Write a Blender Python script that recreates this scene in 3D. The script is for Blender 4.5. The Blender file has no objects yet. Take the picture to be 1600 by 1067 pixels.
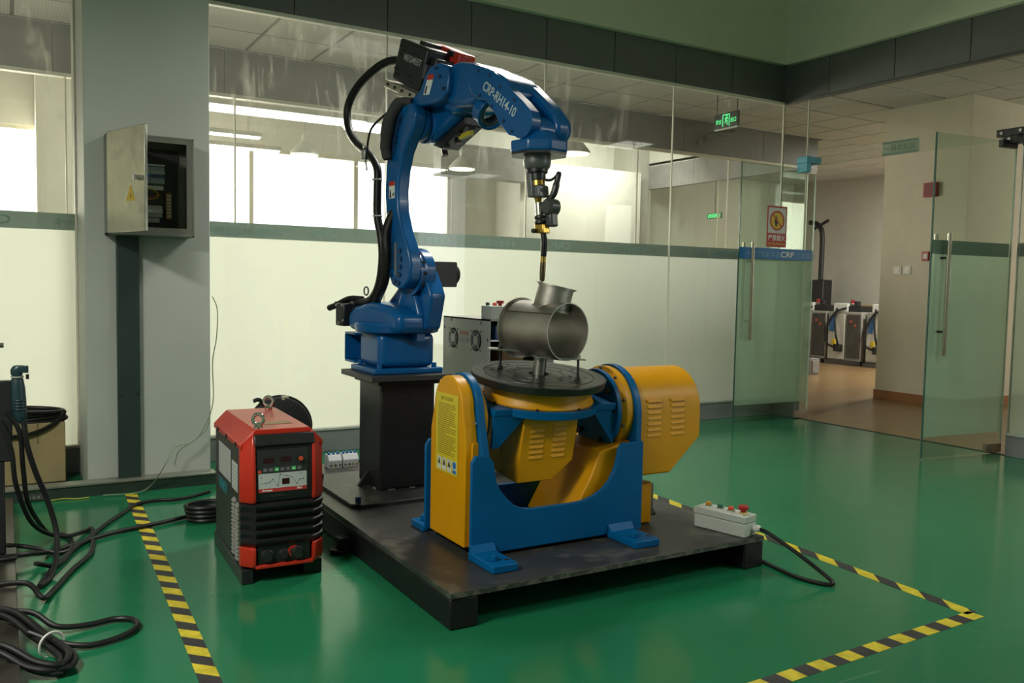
import bpy, bmesh, math, random
from mathutils import Vector, Matrix
random.seed(7)
SC = bpy.context.scene
COL = SC.collection
R = math.radians

# ------------------------------------------------------------------ camera
YAW, PITCH, ROLL, FPX, EYE = .5344, -.0643, .0189, 1341.77, Vector((0, 0, 1.2))
def cam_axes():
    f = Vector((math.sin(YAW)*math.cos(PITCH), math.cos(YAW)*math.cos(PITCH), math.sin(PITCH)))
    r = Vector((math.cos(YAW), -math.sin(YAW), 0)); u = r.cross(f)
    return math.cos(ROLL)*r + math.sin(ROLL)*u, -math.sin(ROLL)*r + math.cos(ROLL)*u, f
_r, _u, _f = cam_axes()
cam = bpy.data.cameras.new('camera'); cam.sensor_width = 36; cam.lens = FPX/1600*36
cam.clip_start = .05; cam.clip_end = 200
camo = bpy.data.objects.new('camera', cam); COL.objects.link(camo)
camo.matrix_world = Matrix(((_r.x, _u.x, -_f.x, EYE.x), (_r.y, _u.y, -_f.y, EYE.y), (_r.z, _u.z, -_f.z, EYE.z), (0, 0, 0, 1)))
SC.camera = camo

# ------------------------------------------------------------------ light
SC.view_settings.view_transform = 'Standard'; SC.view_settings.look = 'None'
SC.view_settings.gamma = 1; SC.view_settings.use_curve_mapping = False
SC.view_settings.exposure = 0.0
SC.cycles.max_bounces = 9; SC.cycles.diffuse_bounces = 4; SC.cycles.glossy_bounces = 4
SC.cycles.transmission_bounces = 6; SC.cycles.transparent_max_bounces = 24
SC.cycles.caustics_reflective = False; SC.cycles.caustics_refractive = False
SC.cycles.sample_clamp_indirect = 6
w = bpy.data.worlds.new('overcast_sky'); SC.world = w; w.use_nodes = True
_bg = w.node_tree.nodes['Background']; _bg.inputs[0].default_value = (.93, .96, 1, 1); _bg.inputs[1].default_value = 2.6

def area(name, loc, aim, sx, sy, watts, col=(1, 1, 1)):
    l = bpy.data.lights.new(name, 'AREA'); l.shape = 'RECTANGLE'; l.size = sx; l.size_y = sy
    l.energy = watts; l.color = col
    o = bpy.data.objects.new(name, l); COL.objects.link(o); o.location = loc
    o.rotation_euler = (Vector(aim)-Vector(loc)).to_track_quat('-Z', 'Z').to_euler()
    return o
# daylight by the hall's big windows and the clerestory, then three added fill lamps
area('hall_daylight', (.7, 12.35, 2.0), (.7, 0, 2.0), 4.6, 2.1, 560, (1, .875, .70))
area('clerestory_daylight', (-2.25, .15, 3.35), (4, 3.2, 1.2), 1.4, 1.5, 6, (.97, 1, .95))
area('office_daylight', (11.6, 2.2, 2.0), (11.9, 9, 1.3), 2.6, 1.8, 60, (1, .97, .86))  # unseen lamp added inside the office to brighten it
area('office_panel_glow', (11.4, 6.9, 3.21), (11.4, 6.9, 0), .5, .5, 165, (1, .97, .86))  # added light under the hidden panel, brightens the far office wall
area('wall_washer_glow', (7.9, 10.35, 3.45), (7.9, 11.9, 2.0), 1.4, .12, 48, (1, .97, .88))  # added lamp that brightens the white hall wall
# tubes of the three hanging workshop lamps built further down
area('workshop_lamp_glow', (-1.1, 2.0, 2.71), (-1.1, 2.0, 0), .4, .8, 112, (1, .99, .90))
area('workshop_lamp_glow', (4.8, .6, 2.81), (4.8, .6, 0), 1.2, .5, 55, (1, .99, .90))  # second lamp, added out of view as general fill
area('workshop_lamp_glow', (3.0, 4.6, 3.46), (3.0, 4.6, 0), 1.2, .4, 105, (1, .99, .90))

# ------------------------------------------------------------------ materials
MATS = {}
def nodes(name):
    m = bpy.data.materials.new(name); m.use_nodes = True
    nt = m.node_tree; return m, nt, nt.nodes['Principled BSDF'], nt.nodes['Material Output']
def mat(name, col, rough=.5, metal=0, var=.12, scale=6, bump=0, bscale=60, spec=.5, coat=0, wear=None, emit=0, wscale=9, wlo=.58, whi=.66):
    """procedural paint / metal / plastic: noise-varied colour, optional fine relief and worn patches"""
    if name in MATS: return MATS[name]
    m, nt, b, out = nodes(name); N = nt.nodes.new; L = nt.links.new
    tc = N('ShaderNodeTexCoord')
    nz = N('ShaderNodeTexNoise'); nz.inputs['Scale'].default_value = scale; nz.inputs['Detail'].default_value = 5
    L(tc.outputs['Object'], nz.inputs['Vector'])
    rp = N('ShaderNodeValToRGB'); e = rp.color_ramp.elements
    e[0].position = .3; e[1].position = .7
    e[0].color = (*[c*(1-var) for c in col], 1); e[1].color = (*[min(1, c*(1+var)) for c in col], 1)
    L(nz.outputs['Fac'], rp.inputs['Fac'])
    src = rp.outputs['Color']
    b.inputs['Roughness'].default_value = rough
    if wear:
        n2 = N('ShaderNodeTexNoise'); n2.inputs['Scale'].default_value = wscale; n2.inputs['Detail'].default_value = 9; n2.inputs['Roughness'].default_value = .65
        L(tc.outputs['Object'], n2.inputs['Vector'])
        r2 = N('ShaderNodeValToRGB'); r2.color_ramp.elements[0].position = wlo; r2.color_ramp.elements[1].position = whi
        L(n2.outputs['Fac'], r2.inputs['Fac'])
        mx = N('ShaderNodeMix'); mx.data_type = 'RGBA'; L(r2.outputs['Color'], mx.inputs[0]); L(src, mx.inputs[6]); mx.inputs[7].default_value = (*wear, 1)
        src = mx.outputs[2]
    L(src, b.inputs['Base Color'])
    b.inputs['Metallic'].default_value = metal; b.inputs['Specular IOR Level'].default_value = spec
    b.inputs['Coat Weight'].default_value = coat; b.inputs['Coat Roughness'].default_value = .08
    if emit:
        b.inputs['Emission Color'].default_value = (*col, 1); b.inputs['Emission Strength'].default_value = emit
    if bump:
        n3 = N('ShaderNodeTexNoise'); n3.inputs['Scale'].default_value = bscale; n3.inputs['Detail'].default_value = 4
        L(tc.outputs['Object'], n3.inputs['Vector'])
        bp = N('ShaderNodeBump'); bp.inputs['Strength'].default_value = bump; bp.inputs['Distance'].default_value = .002
        L(n3.outputs['Fac'], bp.inputs['Height']); L(bp.outputs['Normal'], b.inputs['Normal'])
    MATS[name] = m; return m

def clear_glass(name, tint=(.93, .97, .94), dirt=0.):
    if name in MATS: return MATS[name]
    m, nt, b, out = nodes(name); N = nt.nodes.new; L = nt.links.new; nt.nodes.remove(b)
    tr = N('ShaderNodeBsdfTransparent'); tr.inputs[0].default_value = (*tint, 1)
    gl = N('ShaderNodeBsdfGlossy'); gl.inputs['Roughness'].default_value = .02
    lw = N('ShaderNodeLayerWeight'); lw.inputs[0].default_value = .5
    pw = N('ShaderNodeMath'); pw.operation = 'POWER'; L(lw.outputs['Facing'], pw.inputs[0]); pw.inputs[1].default_value = 5
    ma = N('ShaderNodeMath'); ma.operation = 'MULTIPLY_ADD'; L(pw.outputs[0], ma.inputs[0]); ma.inputs[1].default_value = .8; ma.inputs[2].default_value = .035
    mx = N('ShaderNodeMixShader'); L(ma.outputs[0], mx.inputs[0]); L(tr.outputs[0], mx.inputs[1]); L(gl.outputs[0], mx.inputs[2])
    last = mx.outputs[0]
    if dirt:   # dried wiping smears: streaky noise
        tc = N('ShaderNodeTexCoord')
        mp = N('ShaderNodeMapping'); mp.inputs['Rotation'].default_value = (0, .45, 0); mp.inputs['Scale'].default_value = (5.5, 1, 1.0)
        L(tc.outputs['Object'], mp.inputs[0])
        nz = N('ShaderNodeTexNoise'); nz.inputs['Scale'].default_value = 2.0; nz.inputs['Detail'].default_value = 12; nz.inputs['Roughness'].default_value = .62; nz.inputs['Distortion'].default_value = .9
        L(mp.outputs[0], nz.inputs['Vector'])
        m3 = N('ShaderNodeMapping'); m3.inputs['Scale'].default_value = (.9, 1, .9); L(tc.outputs['Object'], m3.inputs[0])
        n2 = N('ShaderNodeTexNoise'); n2.inputs['Scale'].default_value = 1.6; n2.inputs['Detail'].default_value = 4; n2.inputs['Distortion'].default_value = 1.5; L(m3.outputs[0], n2.inputs['Vector'])
        r0 = N('ShaderNodeValToRGB'); r0.color_ramp.elements[0].position = .42; r0.color_ramp.elements[1].position = .62; L(n2.outputs['Fac'], r0.inputs[0])
        rq = N('ShaderNodeValToRGB'); rq.color_ramp.elements[0].position = .50; rq.color_ramp.elements[1].position = .74; L(nz.outputs['Fac'], rq.inputs[0])
        sz = N('ShaderNodeSeparateXYZ'); L(tc.outputs['Object'], sz.inputs[0])
        zr = N('ShaderNodeMapRange'); zr.inputs['From Min'].default_value = 1.75; zr.inputs['From Max'].default_value = 2.5; L(sz.outputs['Z'], zr.inputs[0])
        xr = N('ShaderNodeMapRange'); xr.inputs['From Min'].default_value = 5.2; xr.inputs['From Max'].default_value = 2.0; xr.inputs['To Min'].default_value = .35; L(sz.outputs['X'], xr.inputs[0])
        k1 = N('ShaderNodeMath'); k1.operation = 'MULTIPLY'; L(r0.outputs[0], k1.inputs[0]); L(rq.outputs[0], k1.inputs[1])
        k2 = N('ShaderNodeMath'); k2.operation = 'MULTIPLY_ADD'; L(k1.outputs[0], k2.inputs[0]); k2.inputs[1].default_value = dirt; k2.inputs[2].default_value = dirt*.16
        k3 = N('ShaderNodeMath'); k3.operation = 'MULTIPLY'; L(k2.outputs[0], k3.inputs[0]); L(zr.outputs[0], k3.inputs[1])
        rp = N('ShaderNodeMath'); rp.operation = 'MULTIPLY'; L(k3.outputs[0], rp.inputs[0]); L(xr.outputs[0], rp.inputs[1])
        df = N('ShaderNodeBsdfTranslucent'); df.inputs[0].default_value = (.75, .75, .68, 1)
        d2 = N('ShaderNodeBsdfDiffuse'); d2.inputs[0].default_value = (.7, .7, .65, 1)
        m1 = N('ShaderNodeMixShader'); m1.inputs[0].default_value = .5; L(df.outputs[0], m1.inputs[1]); L(d2.outputs[0], m1.inputs[2])
        m2 = N('ShaderNodeMixShader'); L(rp.outputs[0], m2.inputs[0]); L(last, m2.inputs[1]); L(m1.outputs[0], m2.inputs[2]); last = m2.outputs[0]
    L(last, out.inputs[0]); MATS[name] = m; return m

def film(name, col, through=.6, clear=.0):
    """thin self-adhesive film: translucent + diffuse, some see-through"""
    if name in MATS: return MATS[name]
    m, nt, b, out = nodes(name); N = nt.nodes.new; L = nt.links.new; nt.nodes.remove(b)
    tc = N('ShaderNodeTexCoord'); nz = N('ShaderNodeTexNoise'); nz.inputs['Scale'].default_value = 1.7; nz.inputs['Detail'].default_value = 3
    L(tc.outputs['Object'], nz.inputs['Vector'])
    rp = N('ShaderNodeValToRGB'); rp.color_ramp.elements[0].color = (*[c*.94 for c in col], 1); rp.color_ramp.elements[1].color = (*col, 1)
    L(nz.outputs['Fac'], rp.inputs[0])
    t = N('ShaderNodeBsdfTranslucent'); d = N('ShaderNodeBsdfDiffuse'); L(rp.outputs[0], t.inputs[0]); L(rp.outputs[0], d.inputs[0])
    mx = N('ShaderNodeMixShader'); mx.inputs[0].default_value = 1-through; L(t.outputs[0], mx.inputs[1]); L(d.outputs[0], mx.inputs[2])
    tr = N('ShaderNodeBsdfTransparent'); tr.inputs[0].default_value = (*col, 1)
    m2 = N('ShaderNodeMixShader'); m2.inputs[0].default_value = clear; L(mx.outputs[0], m2.inputs[1]); L(tr.outputs[0], m2.inputs[2])
    L(m2.outputs[0], out.inputs[0]); MATS[name] = m; return m

def stripes(name, period, slant=1., c1=(.62, .50, .03), c2=(.035, .033, .035)):
    """black and yellow hazard tape, stripes across local x + slant*y, scuffed"""
    m, nt, b, out = nodes(name); N = nt.nodes.new; L = nt.links.new
    tc = N('ShaderNodeTexCoord'); sp = N('ShaderNodeSeparateXYZ'); L(tc.outputs['Object'], sp.inputs[0])
    ml = N('ShaderNodeMath'); ml.operation = 'MULTIPLY_ADD'; L(sp.outputs['Y'], ml.inputs[0]); ml.inputs[1].default_value = slant; L(sp.outputs['X'], ml.inputs[2])
    dv = N('ShaderNodeMath'); dv.operation = 'DIVIDE'; L(ml.outputs[0], dv.inputs[0]); dv.inputs[1].default_value = period
    fr = N('ShaderNodeMath'); fr.operation = 'FRACT'; L(dv.outputs[0], fr.inputs[0])
    gt = N('ShaderNodeMath'); gt.operation = 'GREATER_THAN'; L(fr.outputs[0], gt.inputs[0]); gt.inputs[1].default_value = .5
    mx = N('ShaderNodeMix'); mx.data_type = 'RGBA'; L(gt.outputs[0], mx.inputs[0]); mx.inputs[6].default_value = (*c1, 1); mx.inputs[7].default_value = (*c2, 1)
    nz = N('ShaderNodeTexNoise'); nz.inputs['Scale'].default_value = 22; nz.inputs['Detail'].default_value = 8; L(tc.outputs['Object'], nz.inputs['Vector'])
    rp = N('ShaderNodeValToRGB'); rp.color_ramp.elements[0].position = .35; rp.color_ramp.elements[0].color = (.72, .72, .72, 1); rp.color_ramp.elements[1].position = .6
    L(nz.outputs['Fac'], rp.inputs[0])
    m2 = N('ShaderNodeMix'); m2.data_type = 'RGBA'; m2.blend_type = 'MULTIPLY'; m2.inputs[0].default_value = 1; L(mx.outputs[2], m2.inputs[6]); L(rp.outputs[0], m2.inputs[7])
    L(m2.outputs[2], b.inputs['Base Color']); b.inputs['Roughness'].default_value = .5
    MATS[name] = m; return m

def epoxy_floor():
    m, nt, b, out = nodes('green_epoxy'); N = nt.nodes.new; L = nt.links.new
    tc = N('ShaderNodeTexCoord')
    nz = N('ShaderNodeTexNoise'); nz.inputs['Scale'].default_value = 1.1; nz.inputs['Detail'].default_value = 6; L(tc.outputs['Object'], nz.inputs['Vector'])
    rp = N('ShaderNodeValToRGB'); rp.color_ramp.elements[0].color = (.009, .125, .053, 1); rp.color_ramp.elements[1].color = (.016, .165, .072, 1)
    L(nz.outputs['Fac'], rp.inputs[0])
    # scratches
    mp = N('ShaderNodeMapping'); mp.inputs['Rotation'].default_value = (0, 0, .6); mp.inputs['Scale'].default_value = (1.2, 16, 1); L(tc.outputs['Object'], mp.inputs[0])
    n2 = N('ShaderNodeTexNoise'); n2.inputs['Scale'].default_value = 2.2; n2.inputs['Detail'].default_value = 12; n2.inputs['Distortion'].default_value = .8; L(mp.outputs[0], n2.inputs['Vector'])
    r2 = N('ShaderNodeValToRGB'); r2.color_ramp.elements[0].position = .70; r2.color_ramp.elements[1].position = .76; r2.color_ramp.elements[1].color = (.35, .35, .35, 1); L(n2.outputs['Fac'], r2.inputs[0])
    mx = N('ShaderNodeMix'); mx.data_type = 'RGBA'; L(r2.outputs[0], mx.inputs[0]); L(rp.outputs[0], mx.inputs[6]); mx.inputs[7].default_value = (.10, .24, .16, 1)
    L(mx.outputs[2], b.inputs['Base Color'])
    n3 = N('ShaderNodeTexNoise'); n3.inputs['Scale'].default_value = 5; n3.inputs['Detail'].default_value = 8; L(tc.outputs['Object'], n3.inputs['Vector'])
    mr = N('ShaderNodeMapRange'); mr.inputs['To Min'].default_value = .09; mr.inputs['To Max'].default_value = .22; L(n3.outputs['Fac'], mr.inputs[0]); L(mr.outputs[0], b.inputs['Roughness'])
    n4 = N('ShaderNodeTexNoise'); n4.inputs['Scale'].default_value = 9; n4.inputs['Detail'].default_value = 3; L(tc.outputs['Object'], n4.inputs['Vector'])
    bp = N('ShaderNodeBump'); bp.inputs['Strength'].default_value = .05; bp.inputs['Distance'].default_value = .01; L(n4.outputs['Fac'], bp.inputs['Height']); L(bp.outputs[0], b.inputs['Normal'])
    b.inputs['IOR'].default_value = 1.5
    return m

def wood_floor():
    m, nt, b, out = nodes('laminate_floor'); N = nt.nodes.new; L = nt.links.new
    tc = N('ShaderNodeTexCoord')
    bk = N('ShaderNodeTexBrick'); bk.inputs['Scale'].default_value = 1; bk.inputs['Brick Width'].default_value = 1.2; bk.inputs['Row Height'].default_value = .16
    bk.inputs['Mortar Size'].default_value = .003; bk.inputs['Color1'].default_value = (.24, .15, .065, 1); bk.inputs['Color2'].default_value = (.29, .185, .085, 1); bk.inputs['Mortar'].default_value = (.13, .08, .035, 1)
    L(tc.outputs['Object'], bk.inputs[0])
    L(bk.outputs[0], b.inputs['Base Color']); b.inputs['Roughness'].default_value = .28
    return m

def tile_mat():
    m, nt, b, out = nodes('ceiling_tile'); N = nt.nodes.new; L = nt.links.new
    tc = N('ShaderNodeTexCoord'); v = N('ShaderNodeTexVoronoi'); v.inputs['Scale'].default_value = 45; v.inputs['Randomness'].default_value = .15; L(tc.outputs['Object'], v.inputs[0])
    rp = N('ShaderNodeValToRGB'); rp.color_ramp.elements[0].position = .15; rp.color_ramp.elements[1].position = .3
    rp.color_ramp.elements[0].color = (.40, .40, .37, 1); rp.color_ramp.elements[1].color = (.60, .60, .56, 1)
    L(v.outputs['Distance'], rp.inputs[0]); L(rp.outputs[0], b.inputs['Base Color']); b.inputs['Roughness'].default_value = .8
    return m

# ------------------------------------------------------------------ mesh helpers
class MB:
    def __init__(s): s.v = []; s.f = []
    def add(s, vs, fs):
        n = len(s.v); s.v += [Vector(p) for p in vs]; s.f += [tuple(i+n for i in f) for f in fs]; return s
    def box(s, x0, x1, y0, y1, z0, z1):
        return s.add([(x, y, z) for z in (z0, z1) for y in (y0, y1) for x in (x0, x1)],
                     [(0, 2, 3, 1), (4, 5, 7, 6), (0, 1, 5, 4), (2, 6, 7, 3), (0, 4, 6, 2), (1, 3, 7, 5)])
    def obox(s, c, ax, ay, az):
        """box around c with half-axis vectors"""
        c = Vector(c); ax, ay, az = Vector(ax), Vector(ay), Vector(az)
        return s.add([c+i*ax+j*ay+k*az for k in (-1, 1) for j in (-1, 1) for i in (-1, 1)],
                     [(0, 2, 3, 1), (4, 5, 7, 6), (0, 1, 5, 4), (2, 6, 7, 3), (0, 4, 6, 2), (1, 3, 7, 5)])
    def prism(s, pts, vec):
        pts = [Vector(p) for p in pts]; vec = Vector(vec); n = len(pts)
        return s.add(pts+[p+vec for p in pts], [tuple(range(n))[::-1], tuple(range(n, 2*n))]+[(i, (i+1) % n, (i+1) % n+n, i+n) for i in range(n)])
    def lathe(s, p0, d, prof, n=28):
        """revolve [(t, r)...] about the axis p0 + t*d"""
        p0 = Vector(p0); d = Vector(d).normalized(); a = d.orthogonal().normalized(); b = d.cross(a)
        vs = []; fs = []
        for t, r in prof:
            for k in range(n):
                w_ = 2*math.pi*k/n; vs.append(p0+t*d+max(r, 1e-4)*(math.cos(w_)*a+math.sin(w_)*b))
        for j in range(len(prof)-1):
            for k in range(n):
                k2 = (k+1) % n; fs.append((j*n+k, j*n+k2, (j+1)*n+k2, (j+1)*n+k))
        fs.append(tuple(range(n))[::-1]); m_ = (len(prof)-1)*n; fs.append(tuple(range(m_, m_+n)))
        return s.add(vs, fs)
    def cyl(s, p0, p1, r, r1=None, n=24):
        p0, p1 = Vector(p0), Vector(p1); return s.lathe(p0, p1-p0, [(0, r), ((p1-p0).length, r if r1 is None else r1)], n)
    def ring(s, p0, d, ri, ro, h, n=28):
        p0 = Vector(p0); d = Vector(d).normalized(); a = d.orthogonal().normalized(); b = d.cross(a); vs = []; fs = []
        for t, r in ((0, ri), (0, ro), (h, ro), (h, ri)):
            for k in range(n):
                w_ = 2*math.pi*k/n; vs.append(p0+t*d+r*(math.cos(w_)*a+math.sin(w_)*b))
        for j in range(4):
            for k in range(n):
                k2 = (k+1) % n; j2 = (j+1) % 4; fs.append((j*n+k, j*n+k2, j2*n+k2, j2*n+k))
        return s.add(vs, fs)
    def torus(s, c, d, r, rr, n=28, m_=10):
        c = Vector(c); d = Vector(d).normalized(); a = d.orthogonal().normalized(); b = d.cross(a); vs = []; fs = []
        for k in range(n):
            w_ = 2*math.pi*k/n; e = math.cos(w_)*a+math.sin(w_)*b
            for j in range(m_):
                q = 2*math.pi*j/m_; vs.append(c+(r+rr*math.cos(q))*e+rr*math.sin(q)*d)
        for k in range(n):
            for j in range(m_):
                fs.append((k*m_+j, ((k+1) % n)*m_+j, ((k+1) % n)*m_+(j+1) % m_, k*m_+(j+1) % m_))
        return s.add(vs, fs)
    def tube(s, pts, r, n=8, sub=5, closed=False):
        """smooth tube through pts (Catmull-Rom)"""
        P = [Vector(p) for p in pts]; Q = []
        N = len(P)
        for i in range(N if closed else N-1):
            p1, p2 = P[i], P[(i+1) % N]
            p0 = P[i-1] if (i > 0 or closed) else p1*2-p2
            p3 = P[(i+2) % N] if (i+2 < N or closed) else p2*2-p1
            for k in range(sub):
                t = k/sub
                Q.append(.5*((2*p1)+(p2-p0)*t+(2*p0-5*p1+4*p2-p3)*t*t+(3*p1-p0-3*p2+p3)*t**3))
        if not closed: Q.append(P[-1])
        vs = []; fs = []; M = len(Q)
        T = [(Q[(i+1) % M if closed else min(i+1, M-1)]-Q[i-1 if (closed or i > 0) else 0]).normalized() for i in range(M)]
        a = T[0].orthogonal().normalized()
        for i in range(M):
            a = (a-a.dot(T[i])*T[i]).normalized(); b = T[i].cross(a)
            rr = r[min(i//sub, len(r)-1)] if isinstance(r, (list, tuple)) else r
            for k in range(n):
                w_ = 2*math.pi*k/n; vs.append(Q[i]+rr*(math.cos(w_)*a+math.sin(w_)*b))
        for i in range(M if closed else M-1):
            i2 = (i+1) % M
            for k in range(n):
                fs.append((i*n+k, i*n+(k+1) % n, i2*n+(k+1) % n, i2*n+k))
        if not closed:
            fs.append(tuple(range(n))[::-1]); fs.append(tuple(range((M-1)*n, M*n)))
        return s.add(vs, fs)
    def loft(s, loops):
        n = len(loops[0]); vs = [p for l in loops for p in l]; m_ = len(loops)
        fs = [tuple(range(n))[::-1], tuple(range((m_-1)*n, m_*n))]
        for j in range(m_-1):
            fs += [(j*n+i, j*n+(i+1) % n, (j+1)*n+(i+1) % n, (j+1)*n+i) for i in range(n)]
        return s.add(vs, fs)
    def xform(s, fn):
        s.v = [Vector(fn(p)) for p in s.v]; return s

def link(name, me, parent=None):
    o = bpy.data.objects.new(name, me); COL.objects.link(o)
    if parent is not None:
        o.parent = parent
        o.matrix_parent_inverse = world_of(parent).inverted()
    return o
def world_of(o):
    m = o.matrix_basis.copy()
    if o.parent is not None: m = world_of(o.parent) @ o.matrix_parent_inverse @ m
    return m
def part(name, mb, material, parent=None, bevel=0, seg=2, smooth=None, label=None):
    """one mesh object, vertices given in world coordinates"""
    me = bpy.data.meshes.new(name); me.from_pydata([tuple(p) for p in mb.v], [], mb.f); me.update()
    bm = bmesh.new(); bm.from_mesh(me); bmesh.ops.recalc_face_normals(bm, faces=bm.faces); bm.to_mesh(me); bm.free()
    if smooth is None: smooth = 35
    if smooth:
        me.shade_smooth(); me.set_sharp_from_angle(angle=R(smooth))
    me.materials.append(material)
    o = link(name, me, parent)
    if bevel:
        b = o.modifiers.new('bevel', 'BEVEL'); b.width = bevel; b.segments = seg; b.limit_method = 'ANGLE'; b.angle_limit = R(35); b.use_clamp_overlap = True
    if label: o['label'] = label
    return o
def thing(name, label, cat, loc=(0, 0, 0), group=None):
    o = bpy.data.objects.new(name, None); COL.objects.link(o); o.location = loc; o.empty_display_size = .1
    o['label'] = label; o['category'] = cat
    if group: o['group'] = group
    return o
def tag(o, label, cat, group=None, kind=None):
    o['label'] = label; o['category'] = cat
    if group: o['group'] = group
    if kind: o['kind'] = kind
    return o
def struct(name, mb, material, label=None, bevel=0, cat='structure'):
    o = part(name, mb, material, None, bevel); o['kind'] = 'structure'
    if label: o['label'] = label
    o['category'] = cat
    return o
def struct_empty(name, label, cat, loc=(0, 0, 0)):
    o = thing(name, label, cat, loc); o['kind'] = 'structure'; return o
def share(o, parent, off=(0, 0, 0)):
    """a copy that shares mesh data, moved by off"""
    c = o.copy(); COL.objects.link(c); c.parent = parent
    if parent is not None: c.matrix_parent_inverse = world_of(parent).inverted()
    c.matrix_basis = Matrix.Translation(Vector(off)) @ o.matrix_basis
    return c
def text(name, s, org, xd, yd, size, material, parent, align='LEFT', squash=1., bold=0., ext=.0006, shear=0):
    """flat lettering: org = left (or centre) of the baseline, xd / yd = writing and up directions"""
    cu = bpy.data.curves.new(name, 'FONT'); cu.body = s; cu.size = size; cu.align_x = align; cu.extrude = ext; cu.offset = bold; cu.resolution_u = 3; cu.shear = shear
    t = bpy.data.objects.new(name, cu); COL.objects.link(t)
    dg = bpy.context.evaluated_depsgraph_get(); me = bpy.data.meshes.new_from_object(t.evaluated_get(dg)); bpy.data.objects.remove(t)
    xd, yd, org = Vector(xd).normalized(), Vector(yd).normalized(), Vector(org); n = xd.cross(yd)
    M = Matrix.Identity(4)
    for i in range(3): M[i][0] = xd[i]*squash; M[i][1] = yd[i]; M[i][2] = n[i]; M[i][3] = org[i]
    me.transform(M); me.name = name; me.materials.clear(); me.materials.append(material)
    if M.determinant() < 0: me.flip_normals()
    return link(name, me, parent)
def quad(o, xd, yd, w_, h_, t=.0012):
    """thin sheet from corner o, facing xd x yd"""
    o, xd, yd = Vector(o), Vector(xd).normalized(), Vector(yd).normalized(); n = xd.cross(yd)*t
    return MB().prism([o, o+xd*w_, o+xd*w_+yd*h_, o+yd*h_], n)
def sheet(o, xd, yd, w_, h_):
    o, xd, yd = Vector(o), Vector(xd).normalized(), Vector(yd).normalized()
    return MB().add([o, o+xd*w_, o+xd*w_+yd*h_, o+yd*h_], [(0, 1, 2, 3)])
def arc(cx, cy, r, a0, a1, n):
    return [(cx+r*math.cos(R(a0+(a1-a0)*i/n)), cy+r*math.sin(R(a0+(a1-a0)*i/n))) for i in range(n+1)]
X, Y, Z = Vector((1, 0, 0)), Vector((0, 1, 0)), Vector((0, 0, 1))

blue = mat('machine_blue', (.002, .092, .29), .27, var=.06, spec=.4, coat=.08)
blue2 = mat('positioner_blue', (.000, .092, .255), .38, var=.08, bump=.05, spec=.18)
yellow = mat('machine_yellow', (.62, .28, .001), .40, var=.05, bump=.04, spec=.3)
black = mat('black_metal', (.014, .014, .015), .42, var=.2)
blackp = mat('black_plastic', (.016, .016, .017), .35, var=.15)
rubber = mat('black_rubber', (.010, .010, .010), .42, var=.15, spec=.3)
dark = mat('dark_void', (.006, .006, .006), .8, var=.1)
steel = mat('brushed_steel', (.55, .54, .50), .3, 1, var=.12, scale=20)
chrome = mat('chrome', (.75, .74, .70), .12, 1, var=.05)
brass = mat('brass', (.55, .36, .08), .32, 1, var=.1)
white = mat('white_print', (.75, .76, .74), .5, var=.05)
red = mat('red_paint', (.48, .035, .018), .35, var=.06)
# ------------------------------------------------------------------ the room
GY, GX = 5.888, 6.47              # glass wall at the back, glass wall with the doors on the right
wallp = mat('painted_wall', (.34, .36, .31), .75, var=.03, bump=.15, bscale=90)
upperp = mat('upper_wall_paint', (.70, .72, .56), .8, var=.03, bump=.1, bscale=80)
colp = mat('column_paint', (.48, .51, .47), .7, var=.04, scale=2.5, bump=.1, bscale=70)
fasc = mat('grey_fascia', (.15, .155, .15), .38, metal=.3, var=.05)
skirtm = mat('grey_skirting', (.19, .195, .195), .42, var=.06)
creamw = mat('cream_wall', (.66, .60, .47), .8, var=.03)
whitew = mat('white_wall', (.78, .77, .70), .8, var=.03)
greyw = mat('cool_grey_wall', (.54, .53, .47), .8, var=.03)
frame = mat('pale_frame', (.74, .71, .60), .5, var=.05)
bandm = film('teal_band_film', (.18, .235, .205), .5, .05)
frost = film('frosted_film', (.84, .885, .83), .80, .0)
gfrost = film('green_frosted_film', (.84, .93, .82), .50, .25)
glassm = clear_glass('window_glass', (.955, .975, .955), .5)
glass2 = clear_glass('partition_glass', (.93, .955, .935), .05)
gglass = clear_glass('green_door_glass', (.88, .945, .905), .03)
gedge = mat('glass_edge_green', (.035, .09, .07), .15, var=.1)

f_ = struct('floor', MB().box(-2, GX, -3, GY+.02, -.1, 0), epoxy_floor(), 'glossy green epoxy workshop floor', cat='floor')
f2 = struct('floor_office', MB().box(GX, 14, -1, 14, -.1, .002), wood_floor(), 'light brown laminate floor beyond the glass doors', cat='floor')
f3 = struct('floor_hall', MB().box(-4, GX, GY+.02, 14, -.1, 0), mat('grey_hall_floor', (.42, .41, .38), .35, var=.05), 'pale floor of the hall behind the glass wall', cat='floor')
struct('ceiling', MB().box(-2, GX+.4, -3, GY+.4, 4.6, 4.7), upperp, 'pale painted workshop ceiling', cat='ceiling')
# walls out of view that close the workshop, the left one with its clerestory opening
lw = MB().box(-2.12, -2, -3, 6.2, 0, 2.55).box(-2.12, -2, -3, 6.2, 4.2, 4.6).box(-2.12, -2, -3, -.6, 2.55, 4.2).box(-2.12, -2, .9, 6.2, 2.55, 4.2)
struct('wall_left', lw, wallp, 'painted wall with a strip of high windows', cat='wall')
struct('wall_front', MB().box(-2.1, GX+.2, -3.1, -3, 0, 4.7), wallp, 'painted wall behind the viewer', cat='wall')
wl = struct_empty('window_1', 'strip of high workshop windows', 'window', (-2.05, .15, 2.55))
for k in range(3):
    y0 = -.6+k*.5
    part('frame', MB().box(-2.1, -2.02, y0, y0+.05, 2.55, 4.2).box(-2.1, -2.02, y0+.05, y0+.5, 2.55, 2.6).box(-2.1, -2.02, y0+.05, y0+.5, 4.15, 4.2), frame, wl)
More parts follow.
